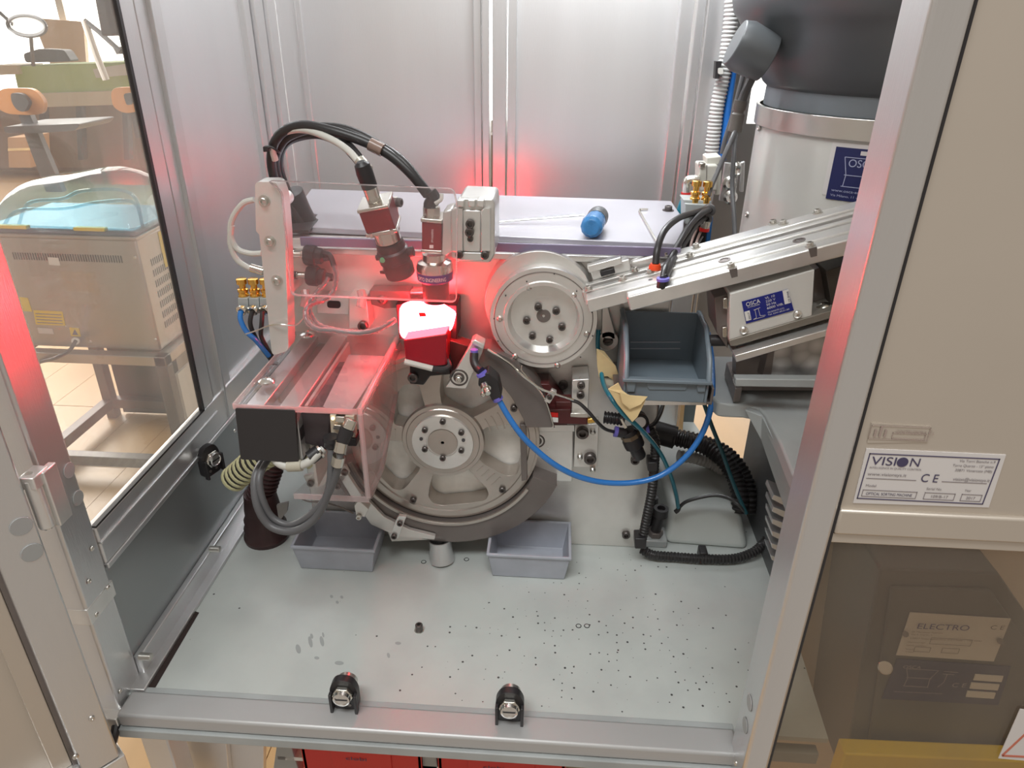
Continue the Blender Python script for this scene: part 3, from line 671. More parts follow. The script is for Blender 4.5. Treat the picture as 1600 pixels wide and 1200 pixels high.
# ---- upper acrylic shield
YA = YS-.006
def sheet(name, outline, y, d, label, cat):
    t = thing(name, label, cat, A(*outline[0], y=y)); P = [A(u, v, y=y) for u, v in outline]
    part('pane', MB().prism(P, (0, d, 0)), acr, t)
    e = MB(); n = len(P); c = sum(P, V())/n
    for i in range(n):
        a, b = P[i], P[(i+1) % n]; ea, eb = a+(a-c).normalized()*.0012, b+(b-c).normalized()*.0012
        e.hexa([a, ea, ea+V((0, d, 0)), a+V((0, d, 0)), b, eb, eb+V((0, d, 0)), b+V((0, d, 0))])
    part('edge', e, edge, t); return t
ash = sheet('acrylic_shield', roundpoly([(418, 283), (707, 296), (713, 320), (712, 472), (455, 461), (440, 300)], 9), YA, .004, 'clear acrylic shield in front of the two red cameras', 'shield')

# ---- large notched rotor
RC = V((-.127, .75, .186)); RR = .119
rot = thing('sorting_disc', 'large turned aluminium disc with cut-out pockets at the bottom of the machine', 'disc', RC+V((0, 0, -RR)))
def wpt(u, v, y=.75): p = A(u, v, y=y); return (p.x-RC.x, p.z-RC.z)
pk = [[(768, 806-0)]]
pockets = [
    [(745, 686), (748, 676), (762, 667), (812, 661), (815, 700), (813, 724), (808, 741), (794, 744), (783, 740), (752, 722), (744, 706)],
    [(676, 742), (684, 735), (730, 732), (760, 762), (764, 773), (758, 782), (735, 786), (690, 790), (676, 786), (669, 776), (672, 756)],
    [(590, 695), (603, 688), (636, 690), (658, 725), (655, 735), (637, 758), (628, 766), (615, 765), (592, 742), (586, 735)],
    [(632, 600), (655, 602), (664, 635), (660, 646), (644, 662), (632, 668), (616, 664), (612, 625)],
    [(690, 585), (708, 560), (755, 580), (782, 622), (778, 632), (748, 648), (735, 654), (722, 652), (704, 642), (690, 632), (687, 610)]]
H = [roundpoly([wpt(*p) for p in P], .004, 3) for P in pockets]
fr2 = (tuple(RC), (1, 0, 0), (0, 0, 1))
part('disc', MB().holed(circle(RR, 96), H, RC, (1, 0, 0), (0, 0, 1), (0, .026, 0)), rotm, rot, .0012)
for a0, a1, k0 in ((15, 32, 0), (-47, -36, 0), (168, 180, 0)):
    for r in (.060, .069, .078, .087)[k0:]:
        part('turned_step', MB().holed(circle(r+.0016, 10, a0, a1)+circle(r, 10, a0, a1)[::-1], [], RC+V((0, -.0008, 0)), (1, 0, 0), (0, 0, 1), (0, .001, 0)), rotm, rot)
part('rim_lip', MB().lathe(RC, FR, [(0, RR-.0125), (.002, RR-.0115), (.002, RR-.004), (.0, RR-.0035), (-.002, RR-.0035)], 96), rotm, rot)
part('hub_flange', MB().lathe(RC, FR, [(0, .0), (.0, .052), (.0035, .0505), (.0035, .046), (.0045, .045), (.0045, .0)], 64), rotm, rot)
part('hub_ring', MB().lathe(RC, FR, [(.0045, .0385), (.0075, .0378), (.0075, .0205), (.0055, .0200), (.0055, 0)], 64), alum, rot)
part('shaft_end', MB().lathe(RC, FR, [(.0055, 0), (.0055, .0188), (.0068, .0182), (.0068, .0022), (.003, .0016), (.003, 0)], 40), rotm, rot)
for p in ((692, 658), (664, 671), (721, 675), (664, 701), (721, 703), (692, 715)):
    a = A(*p, y=.7425); bolt(rot, a, FR, .0037, 'cap')
for p in ((658, 686), (724, 688)): part('dowel_hole', MB().cyl(A(*p, y=.7427), A(*p, y=.741), .0022, n=14), blackp, rot)
for p in ((646, 780), (785, 764), (803, 637)): bolt(rot, A(*p, y=.75), FR, .0042, 'cap')
# white backing seen through the pockets
part('backing_plate', MB().lathe(RC+V((0, .028, 0)), FR, [(0, 0), (0, RR-.006), (-.002, RR-.006)], 64), mat('worn_pale_backing', (.88, .87, .83), .45, .15, .18, 30), rot)

# ---- dark arc guards around the disc
gd = thing('lower_arc_guard', 'dark steel arc guard wrapped under the big notched disc', 'guard', (RC.x, .74, .03))
def arc(r0, r1, a0, a1, n=40): return circle(r1, n, a0, a1)+circle(r0, n, a0, a1)[::-1]
part('arc', MB().holed(arc(.1205, .153, 200, 339), [], RC+V((0, -.008, 0)), (1, 0, 0), (0, 0, 1), (0, .040, 0)), dark, gd, .001)
part('inner_lip', MB().holed(arc(.1205, .1245, 196, 330), [], RC+V((0, -.0105, 0)), (1, 0, 0), (0, 0, 1), (0, .003, 0)), rotm, gd, .0005)
gu = thing('upper_arc_guard', 'dark steel arc guard rising from the disc to the upper flange', 'guard', (0, .74, .2))
up = [(742, 543), (765, 545), (800, 562), (830, 590), (850, 618), (862, 660), (864, 668), (822, 668), (818, 655), (800, 622), (780, 597), (757, 580), (742, 572)]
part('arc', MB().yp(roundpoly(up, 3, 2), .742, .03), dark, gu, .001)
part('inner_plate', MB().yp([(812, 664), (822, 664), (824, 750), (815, 752)], .745, .04), dark, gu, .0006)

# ---- fixing plates at the right of the disc
fx = thing('fixing_plate', 'milled plate with two sunk bolts right of the disc', 'plate', A(860, 752, y=.765))
part('plate', MB().yp([(822, 672), (896, 672), (894, 753), (819, 751)], .768, .022), alum, fx, .0012)
part('top_step', MB().yp([(822, 664), (898, 664), (898, 675), (822, 675)], .762, .028), alum, fx, .001)
for p in ((839, 689), (836, 739)): bolt(fx, A(*p, y=.768), FR, .0068, 'sunk')
f2 = thing('stop_plate', 'narrow grey plate with two large bolts and pins right of the fixing plate', 'plate', A(915, 732, y=.772))
part('plate', MB().yp([(898, 664), (936, 662), (933, 730), (896, 730)], .772, .018), brushed, f2, .0008)
for p in ((910, 674), (922, 714)): bolt(f2, A(*p, y=.772), FR, .0078, 'cap')
for p in ((926, 672), (906, 711), (926, 731)): part('pin', MB().lathe(A(*p, y=.772), FR, [(0, 0), (0, .0036), (.006, .0036), (.008, .002), (.008, 0)], 16), zinc, f2)
f3 = thing('stop_block', 'small milled block with two screws above the stop plate', 'block', A(906, 655, y=.755))
part('block', MB().yp([(894, 594), (921, 592), (919, 648), (892, 650)], .752, .036), alum, f3, .001)
part('foot', MB().yp([(891, 646), (920, 646), (919, 653), (891, 653)], .745, .036), zinc, f3, .0008)
for p in ((908, 601), (907, 616)): bolt(f3, A(*p, y=.752), FR, .0046, 'cap')
sn = thing('proximity_sensor', 'dark red-brown sensor with tiny white tag beside the stop block', 'sensor', A(880, 662, y=.745))
part('body', MB().yp([(857, 640), (892, 640), (892, 650), (918, 652), (918, 664), (857, 662)], .745, .02), mat('dark_maroon_plastic', (.08, .015, .015), .4), sn, .001)
part('nozzle', MB().yp([(868, 628), (893, 628), (893, 641), (868, 641)], .75, .02), MATS['dark_maroon_plastic'], sn, .001)
part('red_tag', MB().yp([(857, 645), (872, 646), (872, 652), (856, 651)], .7435, .0014), redp, sn)
tg_ = part('white_tag', MB().yp([(856, 652), (872, 653), (872, 660), (856, 659)], .7435, .0014), labw, sn)
part('barb', MB().cyl(A(918, 657, y=.75), A(930, 655, y=.75), .004, n=14), brass, sn)
tgb = thing('wire_clip', 'small milled clip holding a thin metal tube on the arc guard', 'clip', A(857, 622, y=.735))
part('plate', MB().yp([(862, 609), (870, 613), (859, 631), (850, 627)], .733, .006), alum, tgb, .0006); ybolts(tgb, [(859, 620)], .733, .003)
bd = tag(part('dark_backing_block', MB().yp([(828, 600), (858, 600), (886, 640), (886, 665), (852, 665)], .758, .03), MATS['dark_maroon_plastic'], None, .001),
         'dark block behind the wire clip beside the arc guard', 'block')
mt_ = thing('thin_metal_tube', 'thin bent metal tube running from the arc guard past the wire clip', 'tube', A(815, 572, y=.73))
part('tube', MB().tube([A(762, 546, y=.735), A(795, 567, y=.73), A(812, 583, y=.728), A(826, 594, y=.728), A(846, 608, y=.728), A(866, 615, y=.728), A(896, 625, y=.73)], .0014, 8), nickel, mt_)
part('branch', MB().tube([A(815, 571, y=.732), A(816, 580, y=.73), A(832, 598, y=.73), A(852, 625, y=.735), A(866, 668, y=.738)], .0010, 8), nickel, mt_)

# ---- upper flange (ring disc)
FC = A(849, 499, y=.752); FC.y = .752
fg = thing('upper_flange', 'bright turned round flange with six inner and six outer screws', 'flange', FC+V((0, 0, -.062)))
part('boss', MB().lathe(V((FC.x-.006, YP, FC.z+.012)), FR, [(0, 0), (0, .064), (.022, .062), (.022, 0)], 72), brushed, fg, .0005)
part('rim', MB().lathe(FC, FR, [(-.03, .058), (-.03, .0605), (-.002, .0612), (0, .0605), (.0, .0455), (.002, .0445), (.002, .0405), (-.004, .0395), (-.010, .0375), (-.012, 0)], 96), alum, fg)
part('outer_groove', MB().lathe(FC, FR, [(.0004, .0560), (.0008, .0557), (.0008, .0553), (.0004, .055)], 96), dark, fg)
part('centre_disc', MB().lathe(FC+V((0, .012, 0)), FR, [(0, 0), (.0, .030), (.0012, .0298), (.0012, .0)], 64), alum, fg)
part('centre_plug', MB().lathe(FC+V((0, .011, 0)), FR, [(0, 0), (.0, .0082), (.0012, .0078), (.0012, .0018), (-.001, .0014), (-.001, 0)], 32), dark, fg)
for p in ((841, 479), (869, 485), (823, 500), (878, 510), (832, 524), (859, 530)): bolt(fg, A(*p, y=.762), FR, .0043, 'cap')
for p in ((826, 449), (896, 462), (781, 498), (917, 522), (805, 557), (871, 571)): bolt(fg, A(*p, y=.752), FR, .0036, 'pan', zinc)
for p in ((790, 462), (901, 455), (772, 498), (925, 488), (778, 533), (926, 525), (907, 558), (801, 563), (866, 428), (823, 440)):
    part('pin_hole', MB().cyl(A(*p, y=.7515), A(*p, y=.7505), .0008, n=8), blackp, fg)

# ---- clamp bracket of the cameras
cb = thing('clamp_bracket', 'ribbed milled aluminium clamp bracket right of the straight red camera', 'bracket', A(738, 412, y=.72))
YB2 = .712
part('body', MB().yp([(708, 328), (716, 312), (720, 309), (769, 311), (773, 318), (773, 398), (766, 410), (714, 409), (705, 402)], YB2+.006, .06), alum, cb, .0015)
for a, b in ((705, 723), (751, 766)): part('rib', MB().yp([(a, 330), (a+4, 325), (b, 326), (b, 394), (a, 394)], YB2, .008), alum, cb, .0012)
part('rib', MB().yp([(723, 328), (751, 329), (751, 394), (723, 393)], YB2+.002, .006), alum, cb, .0012)
for a in (714, 731, 745): part('clamp_tooth', MB().yp([(a, 312), (a+11, 313), (a+11, 324), (a, 323)], YB2-.001, .016), alum, cb, .001)
part('arm', MB().yp([(692, 330), (706, 326), (708, 392), (700, 400), (690, 398)], YB2+.010, .03), alum, cb, .002)
part('foot', MB().yp([(716, 394), (755, 395), (755, 408), (716, 407)], YB2+.003, .01), alum, cb, .001)
ybolts(cb, [(735, 349), (734, 362)], YB2+.002, .0046); ybolts(cb, [(735, 373)], YB2+.002, .003)
ybolts(cb, [(718, 397), (758, 398)], YB2+.002, .0042)

# ---- cameras
def bend_axis(a, b): return (V(b)-V(a)).normalized()
def camera_unit(base, top, w, name_l, logo, tag_label, y_back):
    pass
YK = .745
c2 = thing('straight_camera', 'straight dark red machine camera beside the clamp bracket, lens pointing down', 'camera', A(683, 470, y=YK))
def yb(px, y, d): return MB().yp(px, y, d)
part('housing', yb([(659, 346), (690, 349), (690, 392), (659, 390)], YK-.016, .032), camred, c2, .001)
part('end_cap', yb([(657, 341), (691, 344), (691, 350), (657, 347)], YK-.0175, .035), nickel, c2, .0008)
part('end_cap', yb([(658, 390), (691, 392), (691, 397), (658, 395)], YK-.0175, .035), nickel, c2, .0008)
ax = V((0, 0, 1)); L0 = A(678, 396, y=YK); L1 = A(682, 470, y=YK); dd = (L1-L0).normalized(); ln = (L1-L0).length
part('lens_mount', MB().lathe(L0, dd, [(0, 0), (0, .0125), (.004, .0130), (.007, .0130), (.009, .0185), (.013, .0200), (.019, .0200), (.019, 0)], 40), nickel, c2)
part('lens_ring', MB().lathe(L0, dd, [(.019, 0), (.019, .0203), (.028, .0195), (.031, .016), (.031, 0)], 40), labb, c2, label='dark blue lens ring')
part('lens_barrel', MB().lathe(L0, dd, [(.031, 0), (.031, .0150), (ln, .0145), (ln, .009), (ln-.004, 0)], 40), MATS['dark_maroon_plastic'], c2)
part('connector', MB().lathe(A(675, 344, y=YK), UP, [(0, 0), (0, .0085), (.004, .0085), (.005, .0095), (.014, .0092), (.014, .006), (.016, .006), (.016, 0)], 24), nickel, c2)
part('tape_knot', MB().tube([A(675, 330, y=YK), A(672, 320, y=YK), A(678, 310, y=YK), A(672, 300, y=YK)], .0072, 10), blackp, c2)
part('zip_tie', MB().tube([A(680, 318, y=YK-.008), A(689, 312, y=YK-.008), A(690, 303, y=YK-.006)], .002, 8), whitec, c2)
text('OPTO ENGINEERING', A(677, 379, y=YK-.0168), (.05, 0, 1), (-1, 0, .05), .0022, labw, c2, width=.014)
part('logo', MB().yp([(671, 383), (677, 383), (677, 388), (671, 388)], YK-.0166, .0006), labw, c2)
def benL(x, y):
    t = x/.0205-.9; z = L0+dd*(.0258-y); return z+V((math.sin(t), -math.cos(t), 0))*.0206
text('OPTO ENGINEERING', L0, (1, 0, 0), (0, 0, 1), .0042, labw, c2, width=.034, bend=benL)
# tilted camera
t0, t1 = A(587, 318, y=.72), A(618, 405, y=.735); ta = (t1-t0).normalized(); tsd = ta.cross(V((0, 1, 0))).normalized()
if tsd.x < 0: tsd = -tsd
tb_ = V((0, 1, 0)) - ta*ta.y; tb_.normalize()
c1 = thing('tilted_camera', 'tilted dark red machine camera with black lens, left of the straight one', 'camera', t1)
def obox(o, s0, s1, w0, w1, d0, d1):
    P = []
    for s in (s0, s1):
        for w_, d_ in ((w0, d0), (w1, d0), (w1, d1), (w0, d1)): P.append(o+ta*s+tsd*w_+tb_*d_)
    return MB().hexa(P)
part('housing', obox(t0, .000, .024, -.0155, .0155, -.015, .015), camred, c1, .001)
part('end_cap', obox(t0, -.003, .0005, -.0165, .0165, -.016, .016), nickel, c1, .0008)
part('end_cap', obox(t0, .024, .028, -.0165, .0165, -.016, .016), nickel, c1, .0008)
for w_ in (-.012, .010): part('screw', obox(t0, .0235, .0285, w_, w_+.003, -.0175, -.015), zinc, c1)
part('lens_mount', MB().lathe(t0+ta*.028, ta, [(0, 0), (0, .0125), (.003, .0135), (.014, .0135), (.016, .0115), (.018, .0115), (.018, 0)], 36), nickel, c1)
part('lens_body', MB().lathe(t0+ta*.044, ta, [(0, 0), (0, .0145), (.006, .0155), (.008, .0150), (.010, .0170), (.022, .0170), (.023, .0155), (.028, .0155), (.030, .0165), (.040, .0160), (.042, .013), (.040, 0)], 40), blackp, c1)
for s, w_ in ((.060, .022), (.060, -.020)):
    part('thumb_screw', MB().cyl(t0+ta*s+tsd*(w_*.6), t0+ta*s+tsd*w_, .0032 if w_ < 0 else .0055, n=16), blackp, c1, .0005)
part('green_mark', MB().cyl(t0+ta*.056-tsd*.009-tb_*.0145, t0+ta*.056-tsd*.009-tb_*.0165, .0028, n=14), mat('green_mark', (.1, .5, .25), .5), c1)
part('connector', MB().cyl(t0-ta*.003, t0-ta*.020, .0075), nickel, c1, .001)
part('cable_boot', MB().lathe(t0-ta*.018, -ta, [(0, 0), (0, .008), (.016, .0085), (.024, .0075), (.027, .004), (.027, 0)], 20), blackp, c1)
part('holder_plate', MB().yp([(612, 308), (620, 308), (624, 360), (618, 372), (613, 345)], .742, .004), brushed, c1, .0005)
bolt(c1, A(621, 316, y=.74), (1, -.3, 0), .0048, 'cap')
hb_ = thing('camera_holder', 'pale slotted holder plate behind the tilted camera lens', 'bracket', A(605, 425, y=.765))
part('plate', MB().yp([(591, 392), (598, 420), (594, 428), (624, 430), (626, 412), (620, 392)], .765, .004), alum, hb_, .0006)
part('slot', MB().yp([(593, 424), (625, 427), (624, 431), (594, 428)], .762, .003), blackp, hb_, .0005)

# ---- connectors with clear spiral wrap on the main plate
for k, (u, v) in enumerate(((484, 400), (488, 432))):
    cn = thing('plug_connector', ('upper' if k == 0 else 'lower')+' black round plug connector behind the acrylic shield', 'connector', A(u, v, y=.77), 'plug connectors')
    yy = .77
    part('tail', MB().cyl(A(u-35+k*3, v-3+k, y=yy), A(u-27+k*3, v-3+k, y=yy), .0046, n=14), blackp, cn)
    part('sleeve', MB().lathe(A(u-28+k*3, v-3+k, y=yy), (1, 0, 0), [(0, 0), (0, .0038), (.002, .0048), (.003, .0040), (.011, .0040), (.012, .0052), (.016, .0052), (.016, 0)], 20), nickel, cn)
    kn = MB(); kn.lathe(A(u-8, v-2, y=yy), (1, 0, -.06), [(0, 0), (0, .0105), (.002, .0118), (.013, .0118), (.0135, .0095), (.020, .0090), (.022, .0055), (.030, .004), (.030, 0)], 10)
    part('knurled_body', kn, blackp, cn, .0006)
sw = thing('spiral_wrapped_cables', 'clear spiral-wrapped cables looping from the plug connectors to the lamp', 'cable', A(520, 470, y=.75))
def spir(pts, r):
    P = [A(u, v, y=y) for u, v, y in pts]
    part('core', MB().tube(P, r*.42, 8), greyc, sw)
    part('spiral_wrap', MB().tube(P, r*.8, 12, rib=.0075), spiral, sw)
part('lead', MB().tube([A(506, 396, y=.765), A(516, 400, y=.762), A(522, 416, y=.758)], .0032, 8), blackp, sw)
spir([(522, 414, .758), (525, 436, .752), (520, 456, .745), (504, 470, .735), (490, 474, .72), (478, 484, .70), (480, 502, .69), (496, 514, .68), (520, 516, .675), (560, 520, .675), (592, 514, .69), (617, 500, .71)], .0040)
spir([(513, 434, .762), (505, 446, .755), (492, 460, .745), (484, 474, .735), (486, 492, .72), (500, 508, .70), (530, 516, .69), (566, 520, .685), (590, 516, .69)], .0036)

# ---- parts around the red lamp
dkr = MATS['dark_maroon_plastic']
lm = thing('red_lamp', 'blazing red inspection lamp block in the middle of the machine', 'lamp', A(668, 530, y=.74))
part('housing', MB().yp([(618, 475), (714, 477), (714, 530), (624, 530)], .752, .034), blackp, lm, .001)
part('diffuser', MB().yp(roundpoly([(624, 480), (640, 474), (690, 478), (712, 492), (706, 516), (694, 521), (630, 530), (624, 520)], 6, 3), .742, .009), lamp_red, lm, .0008)
part('lens_cap', MB().yp([(654, 489), (664, 489), (666, 494), (656, 495)], .7405, .001), redp, lm)
ub = thing('upper_lamp_bracket', 'dark bracket plate with a screw, left above the red lamp', 'bracket', A(600, 475, y=.765))
part('plate', MB().yp([(577, 454), (640, 455), (642, 480), (600, 482), (580, 476)], .768, .02), dark, ub, .001)
part('slot_bar', MB().yp([(618, 456), (690, 454), (690, 459), (622, 460)], .772, .01), brushed, ub, .001)
ybolts(ub, [(598, 468)], .768, .0058, 'pan', dark)
lk = thing('lamp_carrier', 'dark carrier block hanging below the red lamp', 'block', A(665, 600, y=.735))
part('block', MB().yp([(630, 532), (698, 522), (698, 570), (660, 574), (634, 566)], .718, .047), mat('deep_red_block', (.30, .004, .015), .3), lk, .0015)  # lamp glow put into the red; set forward to block lamp light downward
part('arm', MB().yp([(640, 564), (700, 560), (706, 585), (672, 588), (662, 602), (640, 600)], .728, .03), blackp, lk, .0015)
part('cover', MB().yp([(698, 530), (735, 542), (730, 578), (704, 584), (698, 560)], .745, .02), dkr, lk, .001)
part('clear_window', MB().yp([(668, 552), (697, 552), (693, 568), (659, 566)], .731, .003), edge, lk)
ybolts(lk, [(646, 588)], .728, .006, 'cap')
part('cable_stub', MB().tube([A(632, 565, y=.715), A(652, 570, y=.715), A(676, 576, y=.715)], .0034, 10), whitec, lk)
part('cable_loop', MB().tube([A(672, 575, y=.716), A(690, 577, y=.718), A(701, 572, y=.722), A(698, 562, y=.726)], .0036, 10), blackp, lk)
ar = thing('nozzle_arm', 'slanted grey arm with black adjusting knob right of the lamp carrier', 'arm', A(715, 605, y=.72))
part('arm', MB().yp([(738, 534), (755, 542), (754, 550), (728, 608), (696, 606), (700, 600)], .722, .012), brushed, ar, .001)
part('tip', MB().yp([(735, 535), (742, 531), (757, 539), (755, 547)], .718, .018), alum, ar, .001)
bolt(ar, A(717, 590, y=.722), FR, .0072, 'sunk'); bolt(ar, A(717, 592, y=.722), FR, .0036, 'cap', zinc)
nz = thing('air_fitting', 'black push-in air fitting with violet collars at the end of the blue hose', 'fitting', A(770, 620, y=.70))
part('elbow', MB().tube([A(741, 552, y=.715), A(741, 565, y=.71), A(746, 575, y=.705), A(752, 580, y=.70)], .0048, 12), blackp, nz)
part('collar', MB().cyl(A(741, 546, y=.715), A(741, 554, y=.715), .0042, n=14), mat('violet_plastic', (.16, .14, .55), .4), nz)
part('body', MB().yp(roundpoly([(748, 590), (762, 582), (778, 596), (784, 622), (770, 628), (762, 612), (747, 603)], 3, 2), .695, .02), blackp, nz, .002)
part('collar', MB().lathe(A(752, 582, y=.70), bend_axis(A(748, 576, y=.7), A(756, 590, y=.7)), [(0, 0), (0, .0062), (.003, .0066), (.004, .004), (.004, 0)], 18), MATS['violet_plastic'], nz)
part('brass_screw', MB().lathe(A(759, 606, y=.692), (.4, -1, -.35), [(-.004, 0), (-.004, .0055), (.002, .0055), (.002, .0038), (.006, .0038), (.009, .003), (.009, 0)], 16), nickel, nz)
ybolts(nz, [(755, 616)], .694, .003, 'pan', nickel)
cl = part('collar', MB().lathe(A(776, 620, y=.70), bend_axis(A(770, 610, y=.70), A(784, 634, y=.70)), [(0, 0), (0, .0062), (.004, .0062), (.005, .004), (.005, 0)], 18), MATS['violet_plastic'], nz)
ob = thing('slotted_block', 'pale block with an oval dark slot behind the spiral cables', 'block', A(520, 500, y=.77))
part('block', MB().yp([(494, 462), (546, 464), (545, 492), (495, 490)], .77, .02), alum, ob, .001)
part('oval_slot', MB().yp(roundpoly([(511, 470), (532, 471), (532, 482), (511, 481)], 6), .769, .001), blackp, ob)
sb = thing('standoff_bracket', 'grey bracket with large screw left of the lamp behind the acrylic cover', 'bracket', A(565, 510, y=.76))
part('plate', MB().yp([(545, 462), (572, 465), (578, 512), (545, 514)], .765, .025), brushed, sb, .001)
ybolts(sb, [(568, 508)], .764, .006, 'cap')
for p in ((478, 466), (566, 466)):
    ps = MB().tube([A(p[0]-2, p[1]-12, y=.77), A(p[0], p[1], y=.765), A(p[0]-3, p[1]+14, y=.76)], .005, 10)
    tag(part('clear_elbow', ps, edge, None), 'small clear elbow '+('left of the oval slotted block' if p[0] < 500 else 'above the standoff bracket'), 'fitting', 'clear elbows')

# ---- lower left camera unit under the folded acrylic cover
ZT = .31; XR = -.185; YF = .600
ac = thing('acrylic_cover', 'folded clear acrylic cover over the profile beam at lower left', 'cover', (-.25, .6, .2))
part('top_pane', MB().box(-.309, XR, YF, .785, ZT-.006, ZT), acr, ac)
part('top_edge', MB().box(-.309, XR, YF-.0012, YF, ZT-.006, ZT), edge, ac)
part('top_edge', MB().box(-.3105, -.309, YF, .785, ZT-.006, ZT), edge, ac)
sd = [(YF, .205), (YF+.004, .200), (.66, .200), (.785, .262), (.785, ZT-.006), (YF, ZT-.006)]
part('side_pane', MB().prism([(XR, y, z) for y, z in sd], (.005, 0, 0)), clear('scratched_acrylic', (.93, .88, .88), .30, (.62, .52, .50)), ac)
bend = MB()
bend.tube([(XR+.001, YF, ZT-.003), (XR+.001, .785, ZT-.003)], .0035, 12); bend.tube([(XR+.002, YF, ZT-.006), (XR+.002, YF, .205)], .0028, 8); bend.tube([(XR+.002, YF, .204), (XR+.002, .655, .200), (XR+.002, .785, .262)], .0025, 8, smooth=False)
part('bent_edge', bend, edge, ac)
bt = [(-.262, YF), (XR, YF), (XR, .70), (-.235, .70)]
part('bottom_pane', MB().prism([(x, y, .200) for x, y in bt], (0, 0, .005)), acr, ac)
part('bottom_edge', MB().box(-.262, XR+.003, YF-.0014, YF, .199, .2055), edge, ac)
for p in ((417, 597), (480, 524)):
    q = A(*p, z=ZT); part('dome_screw', MB().lathe(q, UP, [(0, 0), (0, .0085), (.002, .0082), (.0045, .005), (.0052, .0022), (.003, .0018), (.003, 0)], 24), steel, ac)
bm_ = thing('profile_beam', 'slotted aluminium profile beam with black end cap at lower left', 'beam', (-.278, .7, .245))
sB = MB()
sB.box(-.302, -.284, YF+.003, .79, .246, .303); sB.box(-.268, -.248, YF+.003, .79, .246, .303); sB.box(-.284, -.268, YF+.003, .79, .246, .292)
part('profile', sB, alu, bm_, .0008)
part('slot_floor', MB().box(-.284, -.268, YF+.003, .79, .292, .2925), dark, bm_)
part('groove', MB().box(-.248, -.2475, YF+.004, .79, .268, .281), blackp, bm_)
part('end_cap', MB().yp(roundpoly([(367, 638), (461, 641), (466, 723), (376, 718)], 3, 3), YF-.002, .005), mat('black_end_cap', (.03, .027, .028), .5), bm_, .001)
mo = thing('optical_unit', 'dark housing with lit electronics socket under the acrylic cover', 'housing', A(500, 705, y=.61))
part('housing', MB().yp([(458, 645), (518, 643), (518, 650), (513, 705), (466, 690)], .615, .12), mat('dark_brown_housing', (.05, .038, .042), .5), mo, .002)
part('fan_mark', MB().lathe(A(498, 662, y=.6145), FR, [(0, .0205), (.0004, .0205), (.0004, .0212), (0, .0212)], 40, 180, 300), greyc, mo)
part('socket_plate', MB().yp([(515, 648), (553, 650), (555, 686), (517, 684)], .612, .01), mat('cream_circuit', (.62, .56, .44), .4), mo, .001)
part('socket_base', MB().yp([(513, 684), (556, 686), (557, 698), (515, 696)], .609, .02), blackp, mo, .001)
part('terminal', MB().yp([(523, 651), (538, 652), (538, 661), (524, 660)], .608, .006), nickel, mo, .0006); part('terminal', MB().yp([(521, 664), (533, 665), (531, 672), (520, 671)], .608, .005), nickel, mo, .0006)
for k in range(6): part('heat_fin', MB().yp([(543+k*1.8, 668), (544.2+k*1.8, 668), (544.6+k*1.8, 683), (543.4+k*1.8, 683)], .609, .004), nickel, mo)
ld = part('status_light', MB().cyl(A(520, 654, y=.612), A(520, 654, y=.610), .0016, n=12), mat('amber_led', (1, .8, .5), .4, emit=(1, .75, .45), es=4), mo)
part('card', MB().prism([(-.226, .612, .300), (-.196, .612, .300), (-.189, .745, .300), (-.234, .745, .300)], (0, 0, -.002)), castp, mo, label='grey card inside the cover')
part('inner_wall', MB().prism([(-.2455, .62, .20), (-.2455, .78, .20), (-.2455, .78, .30), (-.2455, .62, .30)], (.003, 0, 0)), brushed, mo)
pc = thing('metal_plug', 'nickel plug with black cable in the lit socket under the acrylic cover', 'plug', A(545, 665, y=.60))
part('barrel', MB().cyl(A(550, 655, y=.600), A(543, 671, y=.595), .0062), nickel, pc, .001); part('boot', MB().lathe(A(543, 670, y=.595), bend_axis(A(543, 670, y=.595), A(535, 690, y=.59)), [(0, 0), (0, .0075), (.014, .0065), (.016, .004), (.016, 0)], 18), blackp, pc)
part('cable', MB().tube([A(536, 688, y=.59), A(531, 715, y=.585), A(524, 745, y=.585), A(508, 780, y=.585), A(480, 808, y=.585), A(452, 820, y=.587), A(425, 808, y=.59), A(410, 780, y=.592), A(405, 750, y=.60), A(412, 728, y=.615), A(424, 712, y=.635)], .0038, 12), greyc, pc)
part('foil_ring', MB().tube([A(534, 690, y=.59), A(531, 706, y=.5865)], .0066, 12, smooth=False), nickel, pc); part('foil_ring', MB().tube([A(530, 712, y=.5855), A(527, 726, y=.585)], .0066, 12, smooth=False), nickel, pc)
bc = thing('black_loop_cable', 'thick grey-black cable looping down in front of the left tray', 'cable', A(450, 835, y=.58))
part('gland', MB().lathe(A(517, 682, y=.60), (0, 0, -1), [(0, 0), (0, .0078), (.004, .0085), (.006, .0075), (.010, .0080), (.012, .0062), (.012, 0)], 14), blackp, bc)
part('cable', MB().tube([A(517, 692, y=.60), A(518, 730, y=.59), A(514, 765, y=.585), A(498, 802, y=.583), A(474, 824, y=.58), A(448, 830, y=.58), A(420, 820, y=.583), A(402, 790, y=.587), A(398, 752, y=.60), A(406, 728, y=.615), A(420, 712, y=.635)], .0042, 12), greyc, bc)
wc = thing('white_loop_cable', 'short white cable loop with clear sleeve below the black end cap', 'cable', A(460, 735, y=.60))
part('cable', MB().tube([A(427, 703, y=.61), A(428, 715, y=.606), A(440, 726, y=.60), A(462, 729, y=.60), A(482, 722, y=.60), A(496, 710, y=.605), A(506, 702, y=.61)], .0044, 12), whitec, wc)
part('sleeve', MB().tube([A(450, 728, y=.60), A(472, 727, y=.60)], .0062, 12, smooth=False), mat('beige_sleeve', (.45, .42, .34), .5), wc)
part('plug', MB().tube([A(484, 716, y=.604), A(500, 704, y=.61)], .0075, 14, smooth=False), blackp, wc)
part('ring', MB().tube([A(497, 706, y=.608), A(500, 704, y=.6095)], .0085, 14, smooth=False), nickel, wc)
rh = thing('ribbed_hose', 'black and yellow-green ribbed hose behind the black loop cables', 'hose', A(380, 740, y=.70))
